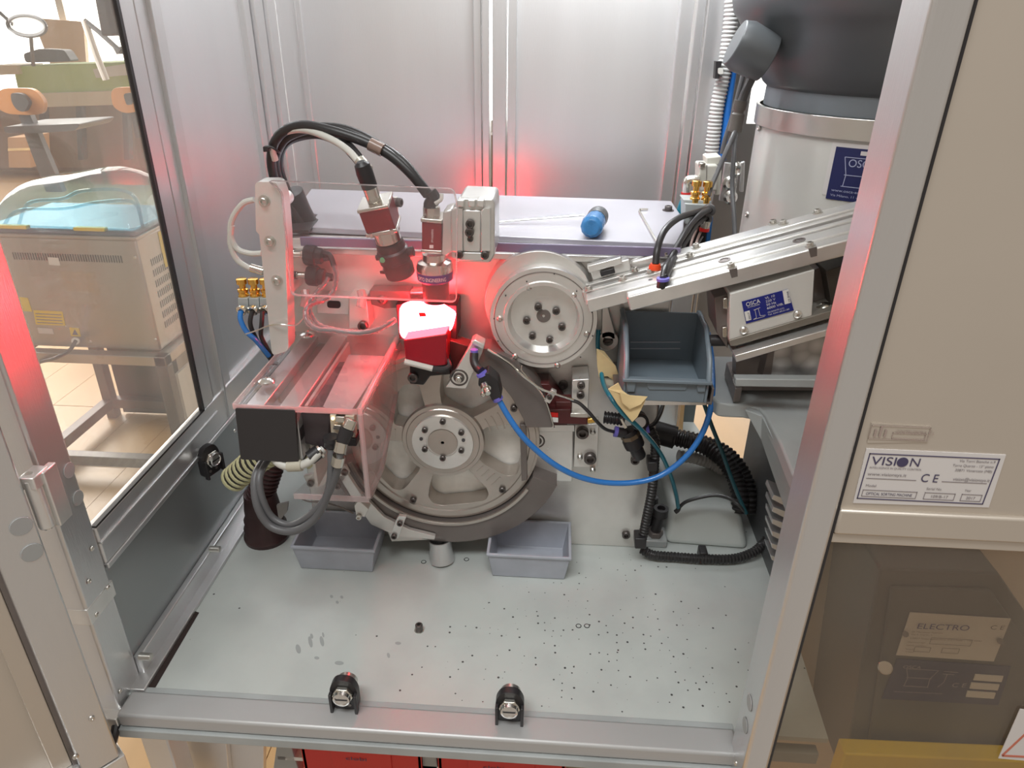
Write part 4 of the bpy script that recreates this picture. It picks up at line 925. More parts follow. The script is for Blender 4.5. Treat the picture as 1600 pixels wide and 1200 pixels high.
HP = [A(366, 748, y=.70), A(392, 725, y=.695), A(425, 705, y=.69), A(462, 700, y=.69), A(490, 712, y=.695)]
part('hose', MB().tube(HP, .0150, 16), blackp, rh)
def along(P, n):
    L = [0]
    for a, b in zip(P, P[1:]): L.append(L[-1]+(b-a).length)
    for i in range(n):
        t = L[-1]*i/(n-1); j = 0
        while j < len(P)-2 and L[j+1] < t: j += 1
        k = (t-L[j])/(L[j+1]-L[j]); yield P[j].lerp(P[j+1], k), (P[j+1]-P[j]).normalized()
for q, t in along(HP, 16):
    rb = MB(); rb.lathe(q-t*.0022, t, [(0, .0145), (.0008, .0166), (.0036, .0166), (.0044, .0145)], 20); part('rib', rb, hosey, rh)
dh = thing('dark_floor_hose', 'dark coiled hose end standing on the base plate left of the trays', 'hose', A(415, 845, z=0))
q = A(418, 838, z=0); c = MB(); c.lathe(q, UP, [(0, 0), (0, .030), (.006, .031), (.012, .028), (.02, .029), (.026, .026), (.034, .027), (.04, .024), (.05, .024), (.075, .021), (.075, 0)], 32)
part('body', c, mat('dark_wine_rubber', (.045, .018, .018), .45), dh)
part('hose', MB().tube([q+V((0, 0, .07)), q+V((.02, .01, .12)), q+V((.04, .03, .16))], .019, 14, rib=.006), MATS['dark_wine_rubber'], dh)
part('grey_blade', MB().yp([(432, 790), (450, 786), (448, 800), (436, 815)], .68, .004), mat('grey_worn_blade', (.2, .19, .18), .5, .3), dh)

# ---- valve block at left, brass throttles
def brass_fit(parent, u, v, y, r=.0062, h=.024):
    p = A(u, v, y=y)
    o = part('brass_fitting', MB().lathe(p, UP, [(0, 0), (0, r), (h*.22, r), (h*.26, r*.82), (h*.34, r*.82), (h*.38, r*.98), (h*.5, r*.98), (h*.54, r*.6), (h*.74, r*.6), (h*.76, r*.95), (h, r*.95), (h*1.02, r*.8), (h*1.02, 0)], 18), brass, parent)
    return o
vb = thing('left_valve_block', 'grey valve block with three brass throttles left of the side plate', 'valve', A(400, 490, y=.74))
for k in range(3):
    part('valve_body', MB().yp([(371+k*17, 466), (387+k*17, 466), (389+k*17, 490), (373+k*17, 490)], .742, .03), castp, vb, .0008)
    brass_fit(vb, 382+k*18, 467, .75); q = A(379+k*18, 483, y=.741); part('push_in_port', MB().lathe(q, (-.2, -1, -.3), [(0, 0), (0, .0062), (.004, .0062), (.005, .005), (.005, .0028), (.001, .0028), (.001, 0)], 18), nickel, vb)
bh = thing('left_blue_hose', 'short blue air hose under the left valve block', 'hose', A(405, 530, y=.72))
part('hose', MB().tube([A(376, 486, y=.735), A(376, 500, y=.73), A(385, 518, y=.728), A(400, 532, y=.73), A(420, 556, y=.74)], .0030, 12), blue, bh)
for k, (u, lb) in enumerate(((394, 'first'), (410, 'second'))):
    tag(part('thin_black_hose', MB().tube([A(u, 486, y=.735), A(u-3+k*2, 505, y=.73), A(u+4-k*6, 525, y=.735), A(u+16-k*8, 545, y=.74), A(u+34-k*12, 568, y=.76)], .0026, 10), rubber, None), lb+' thin black hose under the left valve block', 'hose', 'black hoses of the left valve block')
wt = tag(part('wire_tie', MB().tube([A(384, 522, y=.72), A(402, 516, y=.715), A(422, 508, y=.70), A(440, 507, y=.693), A(462, 508, y=.70), A(474, 498, y=.71)], .0008, 6), zinc, None), 'thin twisted wire tied round the left hoses and side plate', 'wire')
for k, P in enumerate(([(397, 312), (380, 318), (364, 340), (360, 365), (370, 388), (390, 396), (409, 396)], [(362, 352), (360, 380), (370, 405), (388, 418), (408, 425)])):
    o = tag(part('white_side_cable', MB().tube([A(u, v, y=.745) for u, v in P], .0032, 10), whitec, None), ('upper' if k == 0 else 'lower')+' white cable bulging out left of the side plate', 'cable', 'white cables at the side plate')
part('metal_sleeve', MB().tube([A(392, 418, y=.742), A(412, 424, y=.742)], .0048, 12, smooth=False), nickel, o)

# ---- thick cable bundle arching from the cover to the cameras
cbn = thing('cable_bundle', 'black cable bundle arching from the cover to the two cameras', 'cable', A(460, 350, y=.84))
arcs = [
 [(462, 352, .83), (446, 320, .82), (432, 290, .81), (424, 255, .80), (428, 225, .79), (445, 204, .78), (475, 196, .77), (520, 205, .76), (570, 222, .755), (610, 243, .75), (645, 275, .745), (668, 305, .745)],
 [(470, 352, .83), (452, 318, .825), (438, 290, .82), (430, 255, .81), (436, 230, .80), (452, 212, .79), (490, 200, .78), (540, 203, .77), (590, 226, .76), (628, 252, .75), (655, 285, .745), (670, 305, .745)],
 [(478, 352, .835), (458, 316, .83), (440, 280, .825), (436, 250, .82), (444, 226, .81), (465, 212, .80), (505, 208, .785), (535, 220, .77), (558, 243, .745), (572, 270, .735), (580, 290, .725)],
 [(480, 356, .84), (466, 330, .835), (450, 300, .83), (438, 268, .825), (436, 240, .82), (455, 218, .81), (495, 210, .79), (530, 222, .77), (550, 240, .75), (566, 262, .735), (576, 300, .74)]]
for k, P in enumerate(arcs): part('cable', MB().tube([A(*p[:2], y=p[2]) for p in P], .0052 if k < 2 else .0048, 12), rubber, cbn)
part('heat_shrink', MB().tube([A(578, 225, y=.752), A(598, 235, y=.75)], .0068, 12, smooth=False), mat('clear_brown_sleeve', (.25, .17, .14), .25), cbn)
part('cable_tie', MB().tube([A(418, 234, y=.785), A(424, 230, y=.775), A(436, 238, y=.78), A(437, 240, y=.80)], .0012, 8), blackp, cbn); part('tie_head', MB().yp([(410, 229), (420, 228), (420, 237), (411, 238)], .78, .008), blackp, cbn, .001)
part('cable_sleeve', MB().tube([A(484, 360, y=.845), A(468, 330, y=.84), A(455, 300, y=.832)], .014, 14), blackp, cbn)
part('foil_tie', MB().tube([A(560, 255, y=.738), A(556, 260, y=.735), A(562, 263, y=.73), A(557, 266, y=.73)], .0016, 8), whitec, cbn)
wca = thing('white_camera_cable', 'white cable in the arching bundle, ending at the tilted camera', 'cable', A(560, 260, y=.73))
part('cable', MB().tube([A(*p[:2], y=p[2]) for p in [(430, 250, .795), (426, 232, .79), (436, 212, .785), (458, 203, .775), (486, 205, .765), (520, 219, .75), (545, 236, .735), (562, 256, .722), (570, 272, .715)]], .0036, 12), whitec, wca)
part('ferrule', MB().tube([A(562, 250, y=.722), A(575, 266, y=.715)], .0058, 12, smooth=False), mat('grey_ferrule', (.5, .48, .42), .35, .5), wca)

# ================================================================ TRAYS ON THE BASE PLATE
def tray(label, x0, x1, y0, y1, h, z=.0005):
    t = thing('parts_tray', label, 'tray', ((x0+x1)/2, (y0+y1)/2, z), 'grey trays')
    tp = .006; b = MB(); bm = b.bm; w_ = .0022
    def loop(i, zz, e): return [bm.verts.new(p) for p in ((x0+e+i, y0+e+i, zz), (x1-e-i, y0+e+i, zz), (x1-e-i, y1-e-i, zz), (x0+e+i, y1-e-i, zz))]
    Ls = [loop(0, z, tp), loop(0, z+h-.004, .0004), loop(-.0015, z+h-.004, 0), loop(-.0015, z+h, 0), loop(w_, z+h, 0), loop(w_, z+.003, tp)]
    b.f(Ls[0][::-1])
    for p, q in zip(Ls, Ls[1:]):
        for i in range(4): b.f([p[i], p[(i+1) % 4], q[(i+1) % 4], q[i]])
    b.f(Ls[-1])
    part('shell', b, smallbin, t, .003, seg=3)
    return t
tray('grey-blue tray at the left under the black loop cables', -.323, -.215, .707, .783, .042)
tray('grey-blue tray at the right of the metal spout cup', -.069, .037, .712, .784, .042)

# scraper bracket over the left tray
sk = thing('scraper_bracket', 'jointed metal bracket arm with clamps above the left tray', 'bracket', A(600, 810, y=.72))
part('arm', MB().yp([(545, 770), (556, 762), (600, 808), (640, 828), (680, 838), (679, 843), (620, 838), (580, 820)], .735, .006), brushed, sk, .0006)
part('upper_link', MB().yp([(516, 722), (528, 718), (565, 775), (552, 782)], .722, .006), alum, sk, .0006)
part('clamp_plate', MB().yp([(474, 744), (492, 740), (495, 744), (506, 740), (508, 734), (540, 728), (546, 740), (510, 750), (508, 758), (484, 764)], .715, .005), brushed, sk, .0006)
for p in ((486, 754), (539, 737), (528, 758)): bolt(sk, A(*p, y=.715), FR, .0042, 'cap', dark)
part('clamp_block', MB().yp([(553, 790), (560, 782), (576, 796), (570, 808), (556, 806)], .715, .012), brushed, sk, .0008); bolt(sk, A(561, 807, y=.714), FR, .0036, 'cap', zinc)
part('thin_wire', MB().tube([A(465, 775, y=.70), A(480, 783, y=.70), A(505, 785, y=.70), A(530, 792, y=.71), A(552, 802, y=.715)], .0010, 6), dark, sk)
tc_ = thing('tab_clip', 'slanted metal clip with two screws on the lower arc guard', 'clip', A(620, 840, y=.728))
part('strap', MB().yp([(623, 806), (635, 808), (633, 812), (622, 842), (609, 838), (619, 812)], .722, .005), alum, tc_, .0006)
bolt(tc_, A(625, 817, y=.722), FR, .0036, 'cap'); bolt(tc_, A(616, 837, y=.722), FR, .0038, 'cap')
gt = thing('flat_strip', 'thin pale strip lying under the clip at the disc bottom', 'strip', A(660, 845, y=.73)); part('strip', MB().yp([(606, 832), (630, 826), (678, 839), (678, 843), (612, 846)], .745, .003), brushed, gt, .0003)

# ================================================================ SCREWDRIVER AND HEX KEY ON THE COVER
ZC = .4312
sd_ = thing('screwdriver', 'blue-handled screwdriver lying on the lavender cover', 'screwdriver', A(925, 365, z=ZC))
h0, h1 = A(925, 362, z=ZC), A(933, 338, z=ZC); h0.z = h1.z = ZC+.0135; hd = (h1-h0).normalized()
h0 = V((.047, .80, ZC+.0135)); h0 = A(924, 350, y=.795); h0.z = ZC+.0135; h1 = h0+V((.010, .052, 0)); hd = (h1-h0).normalized()
part('handle', MB().lathe(h0, hd, [(-.002, 0), (-.001, .009), (.003, .0125), (.012, .0132), (.022, .0120), (.030, .0122), (.036, .011), (.036, 0)], 12), skyblue, sd_, .0006)
part('grip_end', MB().lathe(h0, hd, [(.036, 0), (.036, .0115), (.048, .0125), (.056, .0120), (.060, .009), (.061, 0)], 20), darkpaint, sd_)
part('shaft', MB().cyl(A(776, 350, z=ZC)+V((0, 0, .002)), A(912, 346, z=ZC)+V((0, 0, .0075)), .0013, n=10), steel, sd_)
hk = thing('hex_key', 'L-shaped bare steel hex key lying on the right of the cover', 'hex key', A(1015, 345, z=ZC))
part('key', MB().tube([A(1012, 329, z=ZC)+V((0, 0, .0015)), A(1000, 329, z=ZC)+V((0, 0, .0015)), A(999, 332, z=ZC)+V((0, 0, .0015)), A(1026, 380, z=ZC)+V((0, 0, .0015))], .0015, 6, smooth=False), nickel, hk)

# ================================================================ SUPPORT CASTING, COLUMN AND FLOOR FITTINGS AT RIGHT
ZS = .27
su = thing('support_arm', 'grey cast support arm carrying the linear feeder, with rounded front edge', 'support', (.3, .8, .1))
top = [(1078, 560), (1112, 556), (1330, 560), (1340, 720), (1300, 775), (1246, 775), (1240, 745), (1218, 690), (1196, 648), (1186, 637), (1165, 633), (1140, 632), (1122, 629), (1110, 618), (1108, 600)]
part('top', MB().zp(top, ZS, -.017), castp, su, .003)
part('web', MB().prism([A(1163, 640, y=.71), A(1190, 650, y=.70), A(1236, 742, y=.60), A(1243, 845, y=.60), A(1190, 690, y=.70)], (.02, .02, 0)), castp, su, .001)
co = thing('column', 'dark grey steel column under the support arm', 'column', (.34, .9, -.4))
part('face', MB().box(.302, .42, .70, .945, -.5, .248), darkpaint, co, .002)
for k in range(6):
    tag(part('louvre_fin', MB().yp([(1209+k*-1, 773+k*19), (1229, 781+k*19), (1229, 792+k*19), (1206, 780+k*19)], .665, .03), alu, None, .0004), 'pale louvre fin, number '+('one', 'two', 'three', 'four', 'five', 'six')[k]+' from the top, beside the right post', 'fin', 'louvre fins')
cc = thing('casting_cover', 'grey painted sloping cover behind the conduit at the right of the base plate', 'cover', (.22, .9, 0))
part('cover', MB().hexa([(.172, .800, .0), (.286, .795, .0), (.30, 1.0, .0), (.160, 1.0, .0), (.178, .825, .046), (.274, .825, .046), (.282, 1.0, .056), (.165, 1.0, .056)]), floorp, cc, .008, seg=4)
sk2 = thing('levelling_bolt', 'black levelling bolt with hex nut on a square foot beside the gearbox', 'bolt', A(1025, 850, z=0))
qb = A(1022, 846, z=0)
part('foot', MB().box(qb.x-.015, qb.x+.016, qb.y-.014, qb.y+.02, 0, .012), castp, sk2, .002)
part('nut', MB().lathe(qb, UP, [(.012, 0), (.012, .011), (.020, .011), (.020, 0)], 6), dark, sk2, .0006)
part('stud', MB().cyl(qb+V((0, 0, .02)), qb+V((.004, 0, .048)), .007), blackp, sk2)
part('socket_head', MB().lathe(qb+V((.004, 0, .046)), UP, [(0, 0), (0, .0100), (.012, .0100), (.012, .0058), (.006, .0055), (.006, 0)], 24), blackp, sk2)
part('rear_stud', MB().cyl(qb+V((-.004, .02, .012)), qb+V((-.006, .02, .062)), .008), blackp, sk2)

# ================================================================ SLATE BIN AND ITS SHELF
sh = thing('bin_shelf', 'thin bright metal shelf holding the slate-blue bin', 'shelf', (.13, .74, .26))
part('plate', MB().box(.075, .178, .695, .79, .2795, .2825), dark, sh, .0008)
part('front_edge', MB().yp([(1000, 623), (1103, 624), (1105, 626), (1104, 633), (1000, 633)], .694, .002), steel, sh, .0005)
part('side_lip', MB().box(.176, .179, .695, .79, .2795, .300), dark, sh, .0008)
bn2 = thing('slate_bin', 'slate-blue open-fronted storage bin beside the upper flange', 'bin', (.125, .74, .272))
X0, X1, Y0, Y1, Z0, Z1, ZF = .081, .172, .690, .785, .2830, .352, .308
t_ = .003
part('bottom', MB().box(X0+.003, X1-.003, Y0+.004, Y1, Z0+.006, Z0+.009), binm, bn2)
part('front_wall', MB().box(X0+.003, X1-.003, Y0+.002, Y0+.005, Z0, ZF), binm, bn2, .001)
part('front_lip', MB().box(X0-.002, X1+.002, Y0-.003, Y0+.005, ZF-.001, ZF+.003), binm, bn2, .001)
part('back_wall', MB().box(X0, X1, Y1-.003, Y1, Z0, Z1), binm, bn2, .001)
for x, s in ((X0, -1), (X1-t_, 1)):
    pr = [(x, Y0+.002, Z0), (x, Y1, Z0), (x, Y1, Z1), (x, Y0+.045, Z1), (x, Y0+.012, ZF+.022), (x, Y0+.002, ZF)]
    part('side_wall', MB().prism(pr, (t_, 0, 0)), binm, bn2, .0008)
    rm2 = MB(); rm2.tube([(x+t_/2, Y1, Z1), (x+t_/2, Y0+.045, Z1), (x+t_/2, Y0+.010, ZF+.022), (x+t_/2, Y0, ZF+.002)], .003, 8, smooth=False); part('side_rim', rm2, binm, bn2)
part('label_slot', MB().yp(roundpoly([(1009, 598), (1075, 599), (1072, 610), (1013, 609)], 3, 2), Y0+.0008, .003), binm, bn2, .0006)
for u in (978, 1088): part('foot_rib', MB().yp([(u, 595), (u+16, 595), (u+14, 613), (u+2, 613)], Y0, .004), binm, bn2, .0008)
part('back_line', MB().yp([(985, 534), (1063, 534), (1063, 535.5), (985, 535.5)], Y1-.004, .001), smallbin, bn2); part('back_line', MB().yp([(985, 544), (1063, 544), (1063, 545.5), (985, 545.5)], Y1-.004, .001), smallbin, bn2)

# ================================================================ LINEAR FEEDER
P0, P1 = A(985, 487, y=.70), A(1330, 398, y=.70); fd = (P1-P0).normalized(); fn = V((-fd.z, 0, fd.x)); YW_ = V((0, 1, 0))
LF = thing('linear_feeder', 'sloping milled aluminium linear feeder track at the upper right', 'feeder', P0)
def fb(s0, s1, y0, y1, n0, n1, m=alum, name='bar', bev=.0008, top=None):
    P = []
    for n in (n0, n1):
        for s, y in ((s0, y0), (s1, y0), (s1, y1), (s0, y1)): P.append(P0+fd*s+YW_*(y-.70)+fn*n)
    return part(name, MB().hexa(P), m, LF, bev)
def fp(s, y, n): return P0+fd*s+YW_*(y-.70)+fn*n
EN = .36
fb(.0, EN, .70, .716, .0, .0165, alum, 'front_bar', .002)
fb(-.042, EN, .7165, .738, .004, .0185, alum, 'track_bar', .001)
fb(-.045, EN, .7395, .748, .004, .0205, alum, 'track_rail')
fb(-.046, EN, .749, .7545, .004, .0165, dark, 'track_groove')
fb(-.046, EN, .755, .763, .004, .0215, alum, 'track_rail')
fb(.055, EN, .764, .785, .004, .024, alum, 'back_bar', .001)
fb(-.032, .012, .766, .786, .012, .034, alum, 'slotted_block', .001); fb(-.034, .004, .762, .772, .032, .040, alum, 'block_cap', .001); fb(-.022, -.006, .7615, .765, .024, .030, blackp, 'block_slot')
fb(.012, .045, .770, .785, .014, .030, brushed, 'cylinder_block', .004)
fb(.015, .05, .786, .788, .030, .032, dark, 'cover_strip')
for s, y, n in ((.03, .7435, .0205), (.015, .759, .0215), (-.038, .742, .0205), (.085, .775, .024), (.075, .759, .0215), (.052, .775, .024), (.178, .775, .024), (.17, .785, .024), (.215, .78, .024), (-.0, .744, .0205)):
    bolt(LF, fp(s, y, n), fn, .0036, 'washer', zinc, 'clamp_screw')
for s in (.105, .180): part('screw_slot', MB().lathe(fp(s, .727, .0185), fn, [(0, 0), (0, .0062), (.0006, .0062), (.0006, .0044), (-.001, .004), (-.001, 0)], 20), dark, LF)
for s in (.108, .185):
    part('notch', MB().prism([fp(s-.004, .6995, .017), fp(s+.004, .6995, .017), fp(s+.003, .6995, .008), fp(s-.003, .6995, .008)], (0, .002, 0)), dark, LF)
    bolt(LF, fp(s, .708, .0165), fn, .0036, 'washer', zinc, 'clamp_screw')
for s in (.045, .028): part('screw_hole', MB().cyl(fp(s, .7275, .0187), fp(s, .7275, .0184), .0024, n=14), blackp, LF)
# white drive box
wx = thing('feeder_drive', 'white vibrating drive box with blue OSCA label under the feeder track', 'box', A(1200, 530, y=.703))
Yw = .703
part('box', MB().yp([(1140.6, 459), (1273, 421), (1269, 494), (1139, 532)], Yw, .065), white, wx, .0012)
part('side_plate', MB().yp([(1116, 465), (1139, 459), (1137, 545), (1120, 520)], Yw+.012, .05), dark, wx, .001)
for p in ((1133, 467), (1132, 512)): part('side_nut', MB().yp([(p[0]-3, p[1]), (p[0]+4, p[1]-1), (p[0]+4, p[1]+16), (p[0]-3, p[1]+15)], Yw+.006, .006), nickel, wx, .0006)
part('black_stub', MB().cyl(A(1108, 532, y=Yw+.02), A(1137, 532, y=Yw+.02), .0062, n=20), blackp, wx, .0008)
part('lower_ledge', MB().yp([(1139, 532), (1310, 482), (1310, 494), (1150, 541), (1141, 541)], Yw-.002, .06), MATS['cream_circuit'] if False else mat('brown_grey_ledge', (.22, .20, .17), .4, .3), wx, .001)
part('dark_gap_block', MB().yp([(1150, 540), (1172, 534), (1173, 552), (1152, 560)], Yw+.004, .05), blackp, wx)
part('under_plate', MB().yp([(1170, 535), (1310, 493), (1310, 510), (1173, 552)], Yw+.02, .04), dark, wx)
for p in ((1162, 516), (1246, 491)): bolt(wx, A(*p, y=Yw), FR, .0048, 'pan', steel)
part('dark_side_box', MB().yp([(1290, 424), (1420, 380), (1420, 470), (1302, 492)], Yw+.01, .06), mat('dark_bronze_box', (.06, .052, .045), .4, .4), wx, .001)
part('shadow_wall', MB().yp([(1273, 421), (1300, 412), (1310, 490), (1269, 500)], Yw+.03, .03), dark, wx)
part('clear_drop', MB().lathe(A(1288, 486, y=Yw+.015), UP, [(0, 0), (0, .010), (.004, .009), (.009, .004), (.010, 0)], 20), nickel, wx)
lbc = [(1166, 506), (1240.5, 485), (1231, 452), (1159, 471.5)]
bl = quad('blue_label', [A(u, v, y=Yw-.0009) for u, v in lbc], labb, wx, .0007, 'blue label reading OSCA VL 10 220 V 50 Hz')
q0, q1, q3 = [A(*p, y=Yw-.0012) for p in (lbc[0], lbc[1], lbc[3])]; ex = (q1-q0); ey = (q3-q0); W_, H_ = ex.length, ey.length; ex.normalize(); ey.normalize()
def bt_(s, fx, fz, h, wf, m=labw): text(s, q0+ex*(W_*fx)+ey*(H_*fz), ex, ey, h, m, bl, width=W_*wf, depth=.0003)
bt_('OSCA', .07, .74, .0046, .29); bt_('AUTOMAZIONE', .09, .66, .0012, .25)
for i, s in enumerate(('VL 10', '220 V', '50 Hz', '6000 VIB.')): bt_(s, .47, .82-.15*i, .0025, (.20, .20, .20, .34)[i])
bt_('OLGINATE (LC)', .47, .20, .0016, .34); bt_('Tel. 0341.60.51.00', .47, .09, .0016, .44)
def card(fx0, fx1, fz0, fz1, s):
    P = [q0+ex*(W_*a)+ey*(H_*b)+V((0, -.0003, 0)) for a, b in ((fx0, fz0), (fx1, fz0), (fx1, fz1), (fx0, fz1))]
    c = quad('white_tab', P, labw, bl, .0003); text(s, P[1]+V((0, -.0003, 0))+ey*.001-ex*.0006, ey, -ex, .0018, ink, bl, width=(P[3]-P[0]).length*.75, depth=.0002)
card(.01, .12, .12, .54, '2017'); card(.84, .965, .37, .97, '10 8/08')
em = MB()
for a, b, c, d in ((.20, .50, .34, .53), (.23, .50, .23, .14), (.30, .50, .31, .18), (.31, .18, .42, .14), (.16, .10, .40, .10), (.23, .14, .16, .10)):
    p, q = q0+ex*(W_*a)+ey*(H_*b), q0+ex*(W_*c)+ey*(H_*d); e = (q-p).normalized().cross(V((0, 1, 0)))*.0002; em.prism([p-e, q-e, q+e, p+e], (0, -.0002, 0))
part('line_emblem', em, lab, bl)
# base plates under the drive
fbp = thing('feeder_stand', 'stacked steel base plates with swirled finish under the feeder drive', 'base', A(1200, 606, y=.71))
part('tilted_plate', MB().yp([(1148, 556), (1310, 510), (1310, 520), (1151, 566)], .69, .06), alum, fbp, .0008)
part('swirled_plate', MB().yp([(1210, 549), (1310, 516), (1310, 593), (1204, 592)], .712, .006), swirlm, fbp)
part('gusset', MB().yp([(1150, 566), (1210, 549), (1204, 592), (1150, 592)], .745, .02), dark, fbp)
part('wedge', MB().yp([(1200, 552), (1210, 549), (1204, 593), (1190, 593)], .71, .02), dark, fbp)
part('lower_bar', MB().yp([(1150, 592), (1320, 594), (1320, 607), (1149, 604)], .69, .012), castp, fbp, .001)
part('base_plate', MB().zp([(1137, 567), (1320, 567), (1320, 596), (1150, 596)], .288, -.012), dark, fbp, .0008)
part('side_bar', MB().prism([A(1135, 566, z=.290), A(1144, 564, z=.290), A(1160, 606, z=.290), A(1149, 607, z=.290)], (0, 0, -.0175)), dark, fbp, .0008)
q = A(1162, 580, z=.288); bolt(fbp, q, UP, .0068, 'washer', zinc)

# ================================================================ HOPPER BOWL AND CYLINDER
HC = V((.414, 1.0, 0)); HR = .152
hp = thing('feeder_bowl', 'large dark grey plastic hopper on a white cylinder with steel band at upper right', 'hopper', HC+V((0, 0, .36)))
part('cylinder', MB().lathe(HC, UP, [(.372, 0), (.372, HR), (.535, HR), (.535, 0)], 96), white, hp)
part('violet_base_ring', MB().lathe(HC, UP, [(.355, 0), (.355, HR-.002), (.3725, HR-.002), (.3725, 0)], 96), lave, hp)
part('steel_band', MB().lathe(HC, UP, [(.533, HR), (.533, HR+.004), (.557, HR+.004), (.557, HR)], 96), steel if False else mat('brushed_band', (.68, .66, .62), .32, .9, .06, 6, (1, 1, .1)), hp, .0008)
part('grey_ring', MB().lathe(HC, UP, [(.557, 0), (.557, HR-.004), (.579, HR-.005), (.579, 0)], 96), hop_r, hp)
part('bowl', MB().lathe(HC, UP, [(.578, 0), (.578, HR-.006), (.584, HR+.001), (.602, HR+.012), (.641, HR+.034), (.656, HR+.043), (.662, HR+.049), (.676, HR+.053), (.78, HR+.057), (.78, HR+.051), (.62, HR), (.62, 0)], 96), hop_m, hp, sm=50)
sa, sb_ = A(1200, 92, y=.93), A(1148, 66, y=.93)
part('spout', MB().lathe(sa, sb_-sa, [(0, 0), (0, .026), ((sb_-sa).length*.75, .0285), ((sb_-sa).length, .025), ((sb_-sa).length+.001, .0)], 40), hop_m, hp, .001)
def onc(u, v, r=HR+.0008):
    rr = RM @ V((u-800, -(v-600), -F)); ox, oy = CAM.x-HC.x, CAM.y-HC.y; a = rr.x**2+rr.y**2; b = 2*(ox*rr.x+oy*rr.y); c = ox*ox+oy*oy-r*r
    t = (-b-math.sqrt(max(0, b*b-4*a*c)))/(2*a); return CAM+rr*t
for p in ((1187, 200), (1168, 335)):
    q = onc(*p); n_ = (q-HC); n_.z = 0; bolt(hp, q, n_, .0042, 'pan', zinc, 'screw')
def ang(p): return math.atan2(p.y-HC.y, p.x-HC.x)
ca, cb_ = onc(1303, 228), onc(1290, 300)
def patch(a0, a1, z0, z1, r, t, n=16):
    b = MB(); rows = []
    for i in range(n+1):
        a = a0+(a1-a0)*i/n; c, s = math.cos(a), math.sin(a)
        rows.append([b.bm.verts.new((HC.x+c*rr, HC.y+s*rr, z)) for rr, z in ((r, z0), (r+t, z0), (r+t, z1), (r, z1))])
    for p, q in zip(rows, rows[1:]):
        for i in range(4): b.f([p[i], p[(i+1) % 4], q[(i+1) % 4], q[i]])
    b.f(rows[0]); b.f(rows[-1][::-1]); return b
a0 = ang(onc(1300, 262)); zt_, zb_ = onc(1312, 228).z, onc(1300, 306).z
part('label_backing', patch(a0-.035, a0+.62, zb_-.0, zt_+.004, HR, .0005), lab, hp)
lb2 = part('navy_label', patch(a0, a0+.60, zb_-.004, zt_-.001, HR+.0006, .0004), labn, hp, label='navy label with OSCA basket emblem')
def bendc(x, y, dz=0, da=0):
    a = a0+da+x/(HR+.0013); return V((HC.x+math.cos(a)*(HR+.0013), HC.y+math.sin(a)*(HR+.0013), zb_+dz+y))
HH = zt_-zb_
for s, da, dz, h, wd in (('OSCA', .11, HH*.62, .0085, .030), ('www.osca-automazione.it', .03, HH*.10, .0030, .060), ('Via Milano, 11 - 23854 Olginate', .03, HH*.0, .0026, .060)):
    text(s, (0, 0, 0), (1, 0, 0), UP, h, mat('pale_blue_print', (.42, .45, .62), .5) if 'pale_blue_print' not in MATS else MATS['pale_blue_print'], lb2, width=wd, bend=lambda x, y, dz=dz, da=da: bendc(x, y, dz, da))
eb = MB()
def eline(x0, z0, x1, z1):
    n = 4
    for i in range(n):
        p, q = [bendc(x0+(x1-x0)*k/n, z0+(z1-z0)*k/n) for k in (i, i+1)]; nn = (p-HC); nn.z = 0; nn.normalize()
        e = (q-p).normalized().cross(nn)*.0004; eb.prism([p-e, q-e, q+e, p+e], nn*.0002)
for l in ((.012, .80, .056, .80), (.012, .80, .017, .45), (.056, .80, .050, .45), (.015, .45, .052, .45), (.017, .45, .016, .22), (.050, .45, .051, .22), (.014, .22, .053, .22), (.062, .70, .085, .70), (.062, .70, .066, .45), (.066, .45, .058, .30)):
    eline(l[0], HH*l[1], l[2], HH*l[3])
part('basket_emblem', eb, MATS['pale_blue_print'], lb2)
part('white_field', patch(a0+.18, a0+.33, zt_-.008, zt_-.0035, HR+.001, .0003), lab, lb2)

# ================================================================ CONDUITS, HOSES AND VALVES AT THE RIGHT CORNER
gc = thing('ribbed_white_conduit', 'pale ribbed conduit running down the corner profile', 'conduit', A(1110, 240, y=1.12))
part('hose', MB().tube([A(1146, -40, y=1.12), A(1142, 30, y=1.12), A(1132, 110, y=1.12), A(1120, 170, y=1.12), A(1112, 240, y=1.12)], .0105, 16, rib=.0052), mat('pale_conduit', (.50, .50, .49), .5), gc)
part('clip', MB().yp([(1119, 96), (1128, 96), (1124, 123), (1117, 123)], 1.10, .015), blackp, gc); part('clip_pad', MB().yp(roundpoly([(1122, 106), (1130, 106), (1130, 116), (1122, 116)], 3), 1.098, .01), whitec, gc)
bh2 = thing('blue_hose_bundle', 'blue hose strip behind the pale ribbed conduit', 'hose', A(1128, 240, y=1.13))
part('hose', MB().tube([A(1150, 80, y=1.125), A(1142, 130, y=1.125), A(1134, 190, y=1.125), A(1128, 250, y=1.125)], .0062, 12), mat('bright_blue_hose', (.02, .18, .62), .35), bh2)
for k, (P, r, m, lb) in enumerate((
    ([(1165, 100, 1.0), (1158, 130, 1.0), (1145, 180, 1.0), (1134, 215, 1.0), (1128, 240, 1.0)], .0032, greyc, 'grey cable slanting left over the blue hose strip'),
    ([(1182, 108, .95), (1172, 128, .95), (1164, 145, .95), (1158, 162, .95)], .0052, greyc, 'thick grey cable going down to the inline connector'),
    ([(1150, 198, .95), (1147, 240, .93), (1144, 290, .92), (1147, 340, .90), (1150, 395, .88)], .0030, greyc, 'dark cable hanging straight from the inline connector'),
    ([(1152, 198, .95), (1140, 225, .93), (1124, 262, .92), (1112, 290, .91), (1106, 306, .90)], .0030, greyc, 'dark cable slanting from the inline connector to the brass throttles'))):
    tag(part('corner_cable', MB().tube([A(u, v, y=y) for u, v, y in P], r, 10), m, None), lb, 'cable')
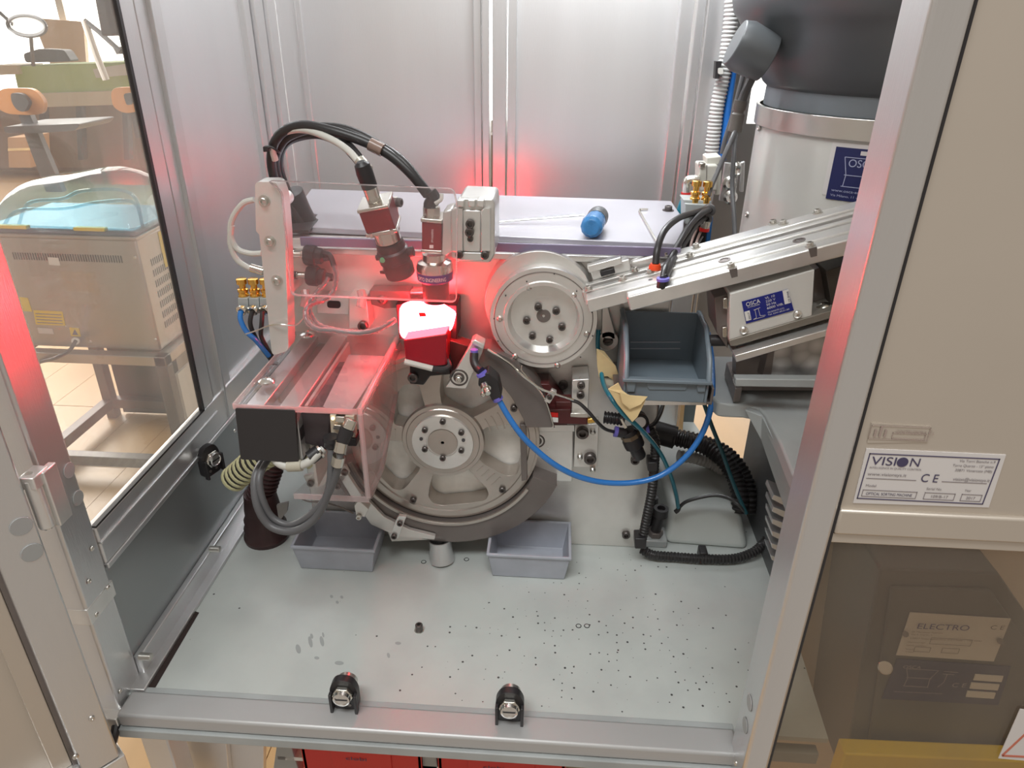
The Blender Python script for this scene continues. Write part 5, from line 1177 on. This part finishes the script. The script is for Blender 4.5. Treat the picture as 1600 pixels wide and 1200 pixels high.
ic = thing('inline_connector', 'grey inline plug connector hanging beside the hopper', 'connector', A(1153, 198, y=.95))
part('body', MB().lathe(A(1158, 157, y=.95), bend_axis(A(1158, 157, y=.95), A(1149, 200, y=.95)), [(0, 0), (0, .0078), (.004, .0080), (.010, .0074), (.012, .0060), (.014, .0060), (.016, .0080), (.030, .0080), (.032, .0086), (.036, .0086), (.036, 0)], 20), mat('taupe_plastic', (.10, .09, .08), .45), ic)
pv = thing('pneumatic_valve', 'pale solenoid valve stack hanging at the right corner', 'valve', A(1112, 300, y=.98))
YV = .96
crm = mat('pale_valve_plastic', (.55, .54, .49), .45)
part('connector_head', MB().yp([(1104, 246), (1127, 244), (1125, 258), (1104, 258)], YV+.01, .03), MATS['brown_grey_ledge'] if False else crm, pv, .0015)
part('body', MB().yp([(1093, 258), (1122, 258), (1121, 298), (1092, 299)], YV, .035), crm, pv, .002)
part('body_slot', MB().yp([(1104, 258), (1105, 258), (1104, 298), (1103, 298)], YV-.0005, .002), dark, pv)
part('cap', MB().yp([(1094, 255), (1103, 255), (1102, 262), (1093, 262)], YV-.003, .012), nickel, pv, .001)
part('side_connector', MB().yp([(1121, 260), (1128, 262), (1125, 305), (1117, 305)], YV+.005, .02), crm, pv, .001)
part('elbow_fitting', MB().tube([A(1092, 281, y=YV), A(1082, 281, y=YV), A(1074, 284, y=YV), A(1073, 300, y=YV)], .0062, 14), nickel, pv)
part('red_ring', MB().cyl(A(1072, 300, y=YV), A(1072, 304, y=YV), .0066), redp, pv)
part('blue_drop', MB().tube([A(1072, 304, y=YV), A(1064, 325, y=YV), A(1058, 345, y=YV)], .0048, 12), teal, pv)
mp_ = thing('slotted_mounting_plate', 'grey mounting plate with three round screws beside the valve stack', 'bracket', A(1135, 315, y=.99))
part('plate', MB().yp([(1133, 254), (1156, 256), (1148, 316), (1124, 314)], 1.0, .006), alu, mp_, .001)
part('side_rail', MB().yp([(1158, 254), (1164, 252), (1162, 300), (1156, 300)], .99, .006), alu, mp_, .001)
for p in ((1150, 264), (1139, 285), (1140, 307)):
    part('round_boss', MB().lathe(A(*p, y=1.0), FR, [(0, 0), (0, .0095), (.006, .0095), (.008, .006), (.006, .003), (.006, 0)], 24), steel, mp_)
v2 = thing('right_valve_block', 'grey valve block with two brass throttles and black hoses', 'valve', A(1090, 350, y=.90))
part('block', MB().yp([(1070, 318), (1108, 320), (1112, 324), (1110, 352), (1070, 350)], .895, .035), castp, v2, .0012)
part('block_top', MB().yp([(1067, 312), (1112, 314), (1112, 322), (1070, 320)], .90, .03), castp, v2, .001)
brass_fit(v2, 1085, 316, .905, .0062, .026); brass_fit(v2, 1102, 317, .905, .0062, .026)
for p in ((1107, 327), (1102, 340), (1086, 336)): part('push_in_port', MB().lathe(A(*p, y=.893), (.1, -1, -.1), [(0, 0), (0, .0075), (.006, .0075), (.007, .006), (.007, .0035), (.002, .0035), (.002, 0)], 20), greyc, v2)
part('lower_fitting', MB().cyl(A(1104, 345, y=.89), A(1101, 356, y=.89), .0055), nickel, v2); part('red_ring', MB().cyl(A(1101, 356, y=.89), A(1100, 361, y=.89), .0062), redp, v2)
part('side_panel', MB().yp([(1072, 352), (1112, 352), (1106, 410), (1072, 410)], .92, .02), blackp, v2); part('blue_side', MB().yp([(1106, 352), (1114, 340), (1106, 408), (1100, 412)], .915, .01), blue, v2)
for k, (P, lb) in enumerate((
    ([(1103, 327, .885), (1088, 332, .86), (1062, 340, .82), (1040, 358, .78), (1028, 385, .755), (1024, 413, .745)], 'black air hose arching farthest left to the red collar'),
    ([(1108, 328, .885), (1096, 334, .86), (1078, 352, .83), (1062, 378, .79), (1048, 405, .76), (1040, 418, .725), (1036, 436, .706)], 'middle black air hose ending at the violet collar'),
    ([(1100, 341, .885), (1088, 350, .86), (1074, 372, .82), (1058, 396, .78), (1047, 415, .74), (1039, 434, .708)], 'inner black air hose beside the middle one'))):
    tag(part('black_air_hose', MB().tube([A(u, v, y=y) for u, v, y in P], .0037, 12), rubber, None), lb, 'hose')
tag(part('red_collar', MB().lathe(A(1024, 412, y=.745), (0, 0, -1), [(0, 0), (0, .0052), (.003, .0066), (.006, .0066), (.007, .0045), (.007, 0)], 18), orange, None), 'red collar ring at the end of the left black hose on the feeder', 'collar')
tag(part('hose_fitting', MB().tube([A(1024, 418, y=.745), A(1028, 432, y=.745)], .0050, 14), nickel, None), 'nickel fitting below the red collar', 'fitting')
vt = thing('violet_collar_fitting', 'black push-in fitting with violet collar on the feeder track', 'fitting', A(1036, 455, y=.706))
part('collar', MB().cyl(A(1036, 434, y=.706), A(1036, 438, y=.706), .0066), MATS['violet_plastic'], vt); part('body', MB().lathe(A(1036, 438, y=.706), (0, 0, -1), [(0, 0), (0, .0060), (.008, .0060), (.014, .003), (.015, 0)], 20), blackp, vt)
tag(part('thin_grey_wire', MB().tube([A(1098, 370, y=.88), A(1085, 388, y=.84), (A(1060, 402, y=.80)), A(1046, 412, y=.77), A(990, 428, y=.775)], .0011, 6), greyc, None), 'thin grey wire from the valve block to the feeder block', 'wire')
for k, u in enumerate((1078, 1086)):
    tag(part('pink_grey_lead', MB().tube([A(u+12, 355, y=.90), A(u+2, 380, y=.88), A(u-2, 412, y=.85)], .0016, 8), mat('pinkish_lead', (.42, .30, .27), .5) if k == 0 else MATS['pinkish_lead'], None), ('left' if k == 0 else 'right')+' pinkish lead hanging under the right valve block', 'cable')
# blue and teal hoses, tape
bb = thing('long_blue_hose', 'long blue air hose sagging from the air fitting to the bin shelf', 'hose', A(970, 755, y=.70))
part('hose', MB().tube([A(u, v, y=y) for u, v, y in [(779, 624, .70), (795, 652, .695), (815, 680, .69), (840, 705, .69), (870, 728, .69), (905, 745, .695), (945, 754, .70), (990, 754, .705), (1030, 744, .71), (1065, 720, .715), (1090, 690, .72), (1106, 655, .725), (1113, 615, .74), (1112, 560, .80), (1106, 520, .82)]], .0034, 12), blue, bb)
th = thing('teal_hose', 'thin teal air hose passing under the masking tape and down to the base cover', 'hose', A(1058, 798, y=.80))
part('hose', MB().tube([A(u, v, y=y) for u, v, y in [(935, 515, .775), (934, 540, .772), (938, 570, .768), (943, 600, .74), (955, 622, .70), (975, 648, .692), (992, 662, .70), (1010, 680, .72), (1030, 705, .75), (1046, 738, .765), (1056, 770, .785), (1060, 794, .80)]], .0026, 12), teal, th)
part('elbow', MB().tube([A(1061, 792, y=.80), A(1059, 797, y=.80), A(1055, 800, y=.80)], .0032, 12), blackp, th)
tag(part('black_link_hose', MB().tube([A(u, v, y=y) for u, v, y in [(1060, 794, .80), (1072, 784, .80), (1095, 777, .80), (1118, 774, .80), (1140, 779, .79), (1155, 789, .78), (1164, 799, .78)]], .0024, 10), rubber, None), 'black hose arching over the sloping grey cover', 'hose')
tag(part('dark_teal_hose', MB().tube([A(u, v, y=y) for u, v, y in [(1100, 630, .78), (1112, 665, .78), (1128, 705, .78), (1142, 745, .78), (1156, 780, .78), (1166, 802, .78)]], .0026, 10), mat('dark_teal', (.01, .07, .09), .35), None), 'dark teal hose falling from the bin shelf to the conduit', 'hose')
tpm = thing('masking_tape', 'crumpled beige masking tape wrapped round the teal hose', 'tape', A(975, 640, y=.755))
def strip(P, y, d=.0012):
    b = MB(); pts = [A(u, v, y=y+dy) for u, v, dy in P]; b.prism(pts, (0, d, 0)); return b
part('upper_strip', strip([(932, 545, 0), (944, 549, .004), (962, 572, -.003), (968, 590, .002), (958, 594, .005), (949, 588, 0), (936, 590, 0), (933, 570, .003)], .756), tape, tpm, .0004)
part('upper_strip', strip([(936, 590, 0), (949, 588, .004), (967, 590, .006), (970, 604, .002), (958, 612, .003), (950, 602, 0)], .757), MATS['beige_sleeve'], tpm)
part('lower_strip', strip([(950, 608, 0), (966, 598, .004), (972, 610, .004), (985, 620, -.002), (1010, 621, .005), (1007, 630, 0), (996, 652, -.002), (988, 660, 0), (965, 632, .002)], .684), tape, tpm, .0004)
part('fold', strip([(968, 612, 0), (985, 618, .002), (1012, 620, .004), (1002, 632, 0), (984, 640, .001), (972, 630, 0)], .680), tape, tpm, .0004)
# regulator
rg = thing('pressure_regulator', 'black pressure regulator with round gauge below the masking tape', 'regulator', A(995, 715, y=.745))
ax_ = bend_axis(A(985, 680, y=.745), A(1000, 715, y=.745)); O_ = A(984, 678, y=.747)
part('body', MB().lathe(O_, ax_, [(-.006, 0), (-.006, .010), (.006, .0115), (.008, .0125), (.018, .0125), (.020, .0085), (.034, .0085), (.036, .0075), (.038, 0)], 12), blackp, rg, .0006)
part('brass_band', MB().lathe(O_, ax_, [(-.001, 0), (-.001, .0118), (.004, .0122), (.004, 0)], 8), mat('bronze_band', (.20, .15, .10), .4, .5), rg)
part('side_ribs', MB().tube([A(944, 652, y=.757), A(976, 656, y=.752)], .0078, 14, rib=.004, smooth=False), blackp, rg)
part('port', MB().cyl(A(964, 675, y=.745), A(978, 677, y=.745), .0062), blackp, rg); part('violet_collar', MB().cyl(A(960, 674, y=.745), A(965, 675, y=.745), .0066), MATS['violet_plastic'], rg)
part('port', MB().cyl(A(992, 664, y=.748), A(1010, 669, y=.748), .0058), blackp, rg); part('violet_collar', MB().cyl(A(1009, 669, y=.748), A(1014, 668, y=.748), .0064), MATS['violet_plastic'], rg)
g0 = A(999, 658, y=.745); part('gauge', MB().lathe(g0, (.1, -1, .15), [(-.008, 0), (-.008, .0105), (.004, .0105), (.005, .009), (.004, .0085), (.004, 0)], 32), blackp, rg)
part('gauge_face', MB().lathe(g0, (.1, -1, .15), [(.0042, 0), (.0042, .0070), (.0048, .0068), (.0048, 0)], 32), labw, rg)
part('lever', MB().yp([(969, 655), (972, 655), (980, 668), (976, 670)], .735, .003), nickel, rg)
tag(part('thin_black_tube', MB().tube([A(u, v, y=y) for u, v, y in [(892, 625, .74), (905, 630, .738), (920, 644, .735), (932, 658, .735), (945, 670, .74), (960, 675, .745)]], .0021, 10), rubber, None), 'thin black tube from the stop block to the regulator', 'tube')
tag(part('curved_black_tube', MB().tube([A(u, v, y=y) for u, v, y in [(1013, 668, .748), (1024, 660, .76), (1032, 645, .78), (1036, 632, .80)]], .0026, 10), rubber, None), 'black tube curving up from the regulator to the shelf', 'tube')
# vertical conduit and lower run
vc = thing('vertical_conduit', 'black ribbed conduit along the right edge of the gearbox and across the base plate', 'conduit', A(1005, 860, y=.77))
part('conduit', MB().tube([A(u, v, y=y) for u, v, y in [(1008, 664, .765), (1018, 675, .76), (1024, 695, .757), (1022, 730, .757), (1018, 770, .757), (1010, 810, .757), (1003, 845, .757)]], .0062, 14, rib=.0045), rubber, vc)
part('conduit', MB().tube([A(u, v, z=z) for u, v, z in [(1003, 858, .012), (1020, 867, .010), (1055, 870, .009), (1100, 873, .009), (1145, 873, .009), (1175, 864, .012), (1192, 850, .018), (1203, 835, .03)]], .0066, 14, rib=.0045), rubber, vc)
for p, w_, h_ in (((1020, 730), 8, 14), ((1001, 850), 9, 16)): part('clip', MB().yp([(p[0]-w_, p[1]-h_/2), (p[0]+w_, p[1]-h_/2), (p[0]+w_, p[1]+h_/2), (p[0]-w_, p[1]+h_/2)], .746, .02), blackp, vc, .0015)
q = A(1096, 876, z=0); part('clip', MB().box(q.x-.005, q.x+.006, q.y-.006, q.y+.012, 0, .018), blackp, vc, .002)
bc2 = thing('fat_ribbed_conduit', 'fat black ribbed conduit curving down behind the blue hose', 'conduit', A(1130, 760, y=.9))
for k, (dy, du) in enumerate(((0, 0), (.018, 14))):
    part('conduit', MB().tube([A(u+du, v, y=y+dy) for u, v, y in [(1040, 682, .92), (1070, 688, .91), (1105, 700, .90), (1130, 718, .88), (1148, 745, .86), (1156, 775, .84), (1156, 800, .83)]], .0125, 16, rib=.006), rubber, bc2)
part('sleeve', MB().tube([A(1000, 668, y=.93), A(1055, 684, y=.92)], .017, 14, smooth=False), blackp, bc2)
gcn = tag(part('grey_ribbed_conduit', MB().tube([A(u, v, z=z) for u, v, z in [(1060, 712, .075), (1085, 716, .07), (1110, 724, .06), (1132, 736, .055)]], .009, 14, rib=.006), MATS['pale_conduit'], None), 'pale ribbed conduit lying behind the blue hose on the cover', 'conduit')
wl_ = thing('wooden_leg', 'pale wooden leg seen behind the machine below the bin shelf', 'leg', A(1065, 676, y=1.3)); part('leg', MB().yp([(1064, 632), (1070, 632), (1066, 678), (1059, 678)], 1.1, .02), wood, wl_)

# ================================================================ CATCHES ON THE RAIL AND SIDE WALL
def catch(u, v, lb, base=None, axis=FR):
    q = A(u, v, z=.004) if base is None else base; t = thing('door_catch', lb, 'catch', q, 'door catches')
    ax = V(axis); sd = ax.cross(UP).normalized()
    def bx_(s0, s1, d0, d1, z0, z1):
        P = [];
        for z in (z0, z1):
            for s, d in ((s0, d0), (s1, d0), (s1, d1), (s0, d1)): P.append(q+sd*s+ax*d+V(UP)*z)
        return MB().hexa(P)
    pr = roundpoly([(-.0145, 0), (.0145, 0), (.0145, .030), (.008, .042), (-.008, .042), (-.0145, .030)], .008, 4)
    part('body', MB().prism([q+sd*a+V(UP)*b for a, b in pr], ax*-.008), blackp, t, .0012)
    part('side_rib', bx_(-.0145, -.0115, 0, .006, 0, .026), blackp, t, .0006); part('side_rib', bx_(.0115, .0145, 0, .006, 0, .026), blackp, t, .0006)
    c = q+V(UP)*.024
    part('hex_nut', MB().lathe(c, ax, [(0, 0), (0, .0115), (.005, .0115), (.005, 0)], 6), nickel, t, .0008)
    part('slotted_screw', MB().lathe(c, ax, [(.005, 0), (.005, .0092), (.009, .0088), (.0095, .007), (.0085, .0062), (.0085, 0)], 28), steel, t)
    part('screw_slot', MB().hexa([c+ax*d+sd*s+V(UP)*z for z in (-.0009, .0009) for s, d in ((-.006, .0084), (.006, .0084), (.006, .0088), (-.006, .0088))]), blackp, t)
    part('rear_nut', MB().lathe(c-ax*.008, -ax, [(0, 0), (0, .0105), (.010, .0105), (.011, .008), (.011, 0)], 28), zinc, t)
    for s in (-.005, .005): part('fixing_hole', MB().cyl(q+sd*s+V(UP)*.007+ax*.0002, q+sd*s+V(UP)*.007+ax*.0006, .002, n=12), dark, t)
catch(540, 1108, 'black door catch with slotted screw on the rail, the left one of the pair')
catch(796, 1127, 'black door catch with slotted screw on the rail, the right one of the pair')
q = A(325, 738, x=XL+.004); catch(0, 0, 'black door catch with nickel screw on the left wall', V((XL+.012, q.y, q.z-.002)), (.93, -.36, 0))

# ================================================================ BELOW THE BASE PLATE
uf = thing('lower_steelwork', 'grey steel frame under the front rail', 'frame', (-.1, .6, -.5))
part('cross_beam', MB().box(-.36, .30, .512, .524, -.05, -.034), castp, uf, .001)
part('upright', MB().yp([(432, 1166), (455, 1167), (470, 1215), (425, 1215)], .53, .03), castp, uf, .001); part('upright', MB().yp([(655, 1180), (682, 1182), (686, 1215), (662, 1215)], .53, .02), castp, uf, .001)
part('crate_rail', MB().box(-.30, .2, .53, .56, -.128, -.122), alum, uf)
for k, (u0, u1, w_) in enumerate(((470, 658, 'left'), (684, 884, 'right'))):
    cr = thing('red_crate', w_+' red crate lettered clobi under the front rail', 'crate', A((u0+u1)/2, 1230, y=.525))
    a, b = A(u0, 1170+k*14, y=.525), A(u1, 1178+k*16, y=.525)
    part('front', MB().box(a.x, b.x, .525, .53, -.20, -.040), redp, cr, .001); part('back', MB().box(a.x, b.x, .68, .685, -.20, -.040), redp, cr)
    part('side', MB().box(a.x, a.x+.004, .525, .685, -.20, -.040), redp, cr); part('side', MB().box(b.x-.004, b.x, .525, .685, -.20, -.040), redp, cr); part('bottom', MB().box(a.x, b.x, .525, .685, -.20, -.196), redp, cr)
    part('label_panel', MB().box(a.x+.035, b.x-.035, .5235, .525, -.19, -.038), redp, cr, .0004)
    o = A(540+k*214, 1187+k*14, y=.5232); text('clobi', o, (1, 0, .0), UP, .0055, ink, cr, width=.024)
uc = thing('under_cabinet', 'pale steel cabinet side and profile under the left end of the rail', 'cabinet', (-.4, .6, -.5))
part('profile', MB().box(-.436, -.405, .50, .53, -.9, -.043), alu, uc, .002); part('panel', MB().yp([(255, 1143), (352, 1150), (360, 1230), (275, 1230)], .55, .01), panel, uc, .001)
part('panel', MB().yp([(355, 1152), (412, 1160), (412, 1230), (365, 1230)], .56, .01), panel, uc, .001); part('door_gap', MB().yp([(228, 1140), (244, 1142), (262, 1230), (246, 1230)], .545, .01), dark, uc)
hm = thing('black_floor_cable', 'black cable with blue plug below the left door corner', 'cable', A(165, 1195, y=.47))
part('cable', MB().tube([A(182, 1130, y=.48), A(178, 1150, y=.47), A(170, 1175, y=.46), A(160, 1200, y=.45)], .0045, 10), blackp, hm)
part('bracket', MB().yp([(168, 1130), (186, 1132), (178, 1180), (150, 1186), (152, 1160)], .50, .006), brushed, hm, .001)
part('blue_plug', MB().cyl(A(122, 1190, y=.45), A(134, 1183, y=.45), .006), blue, hm)
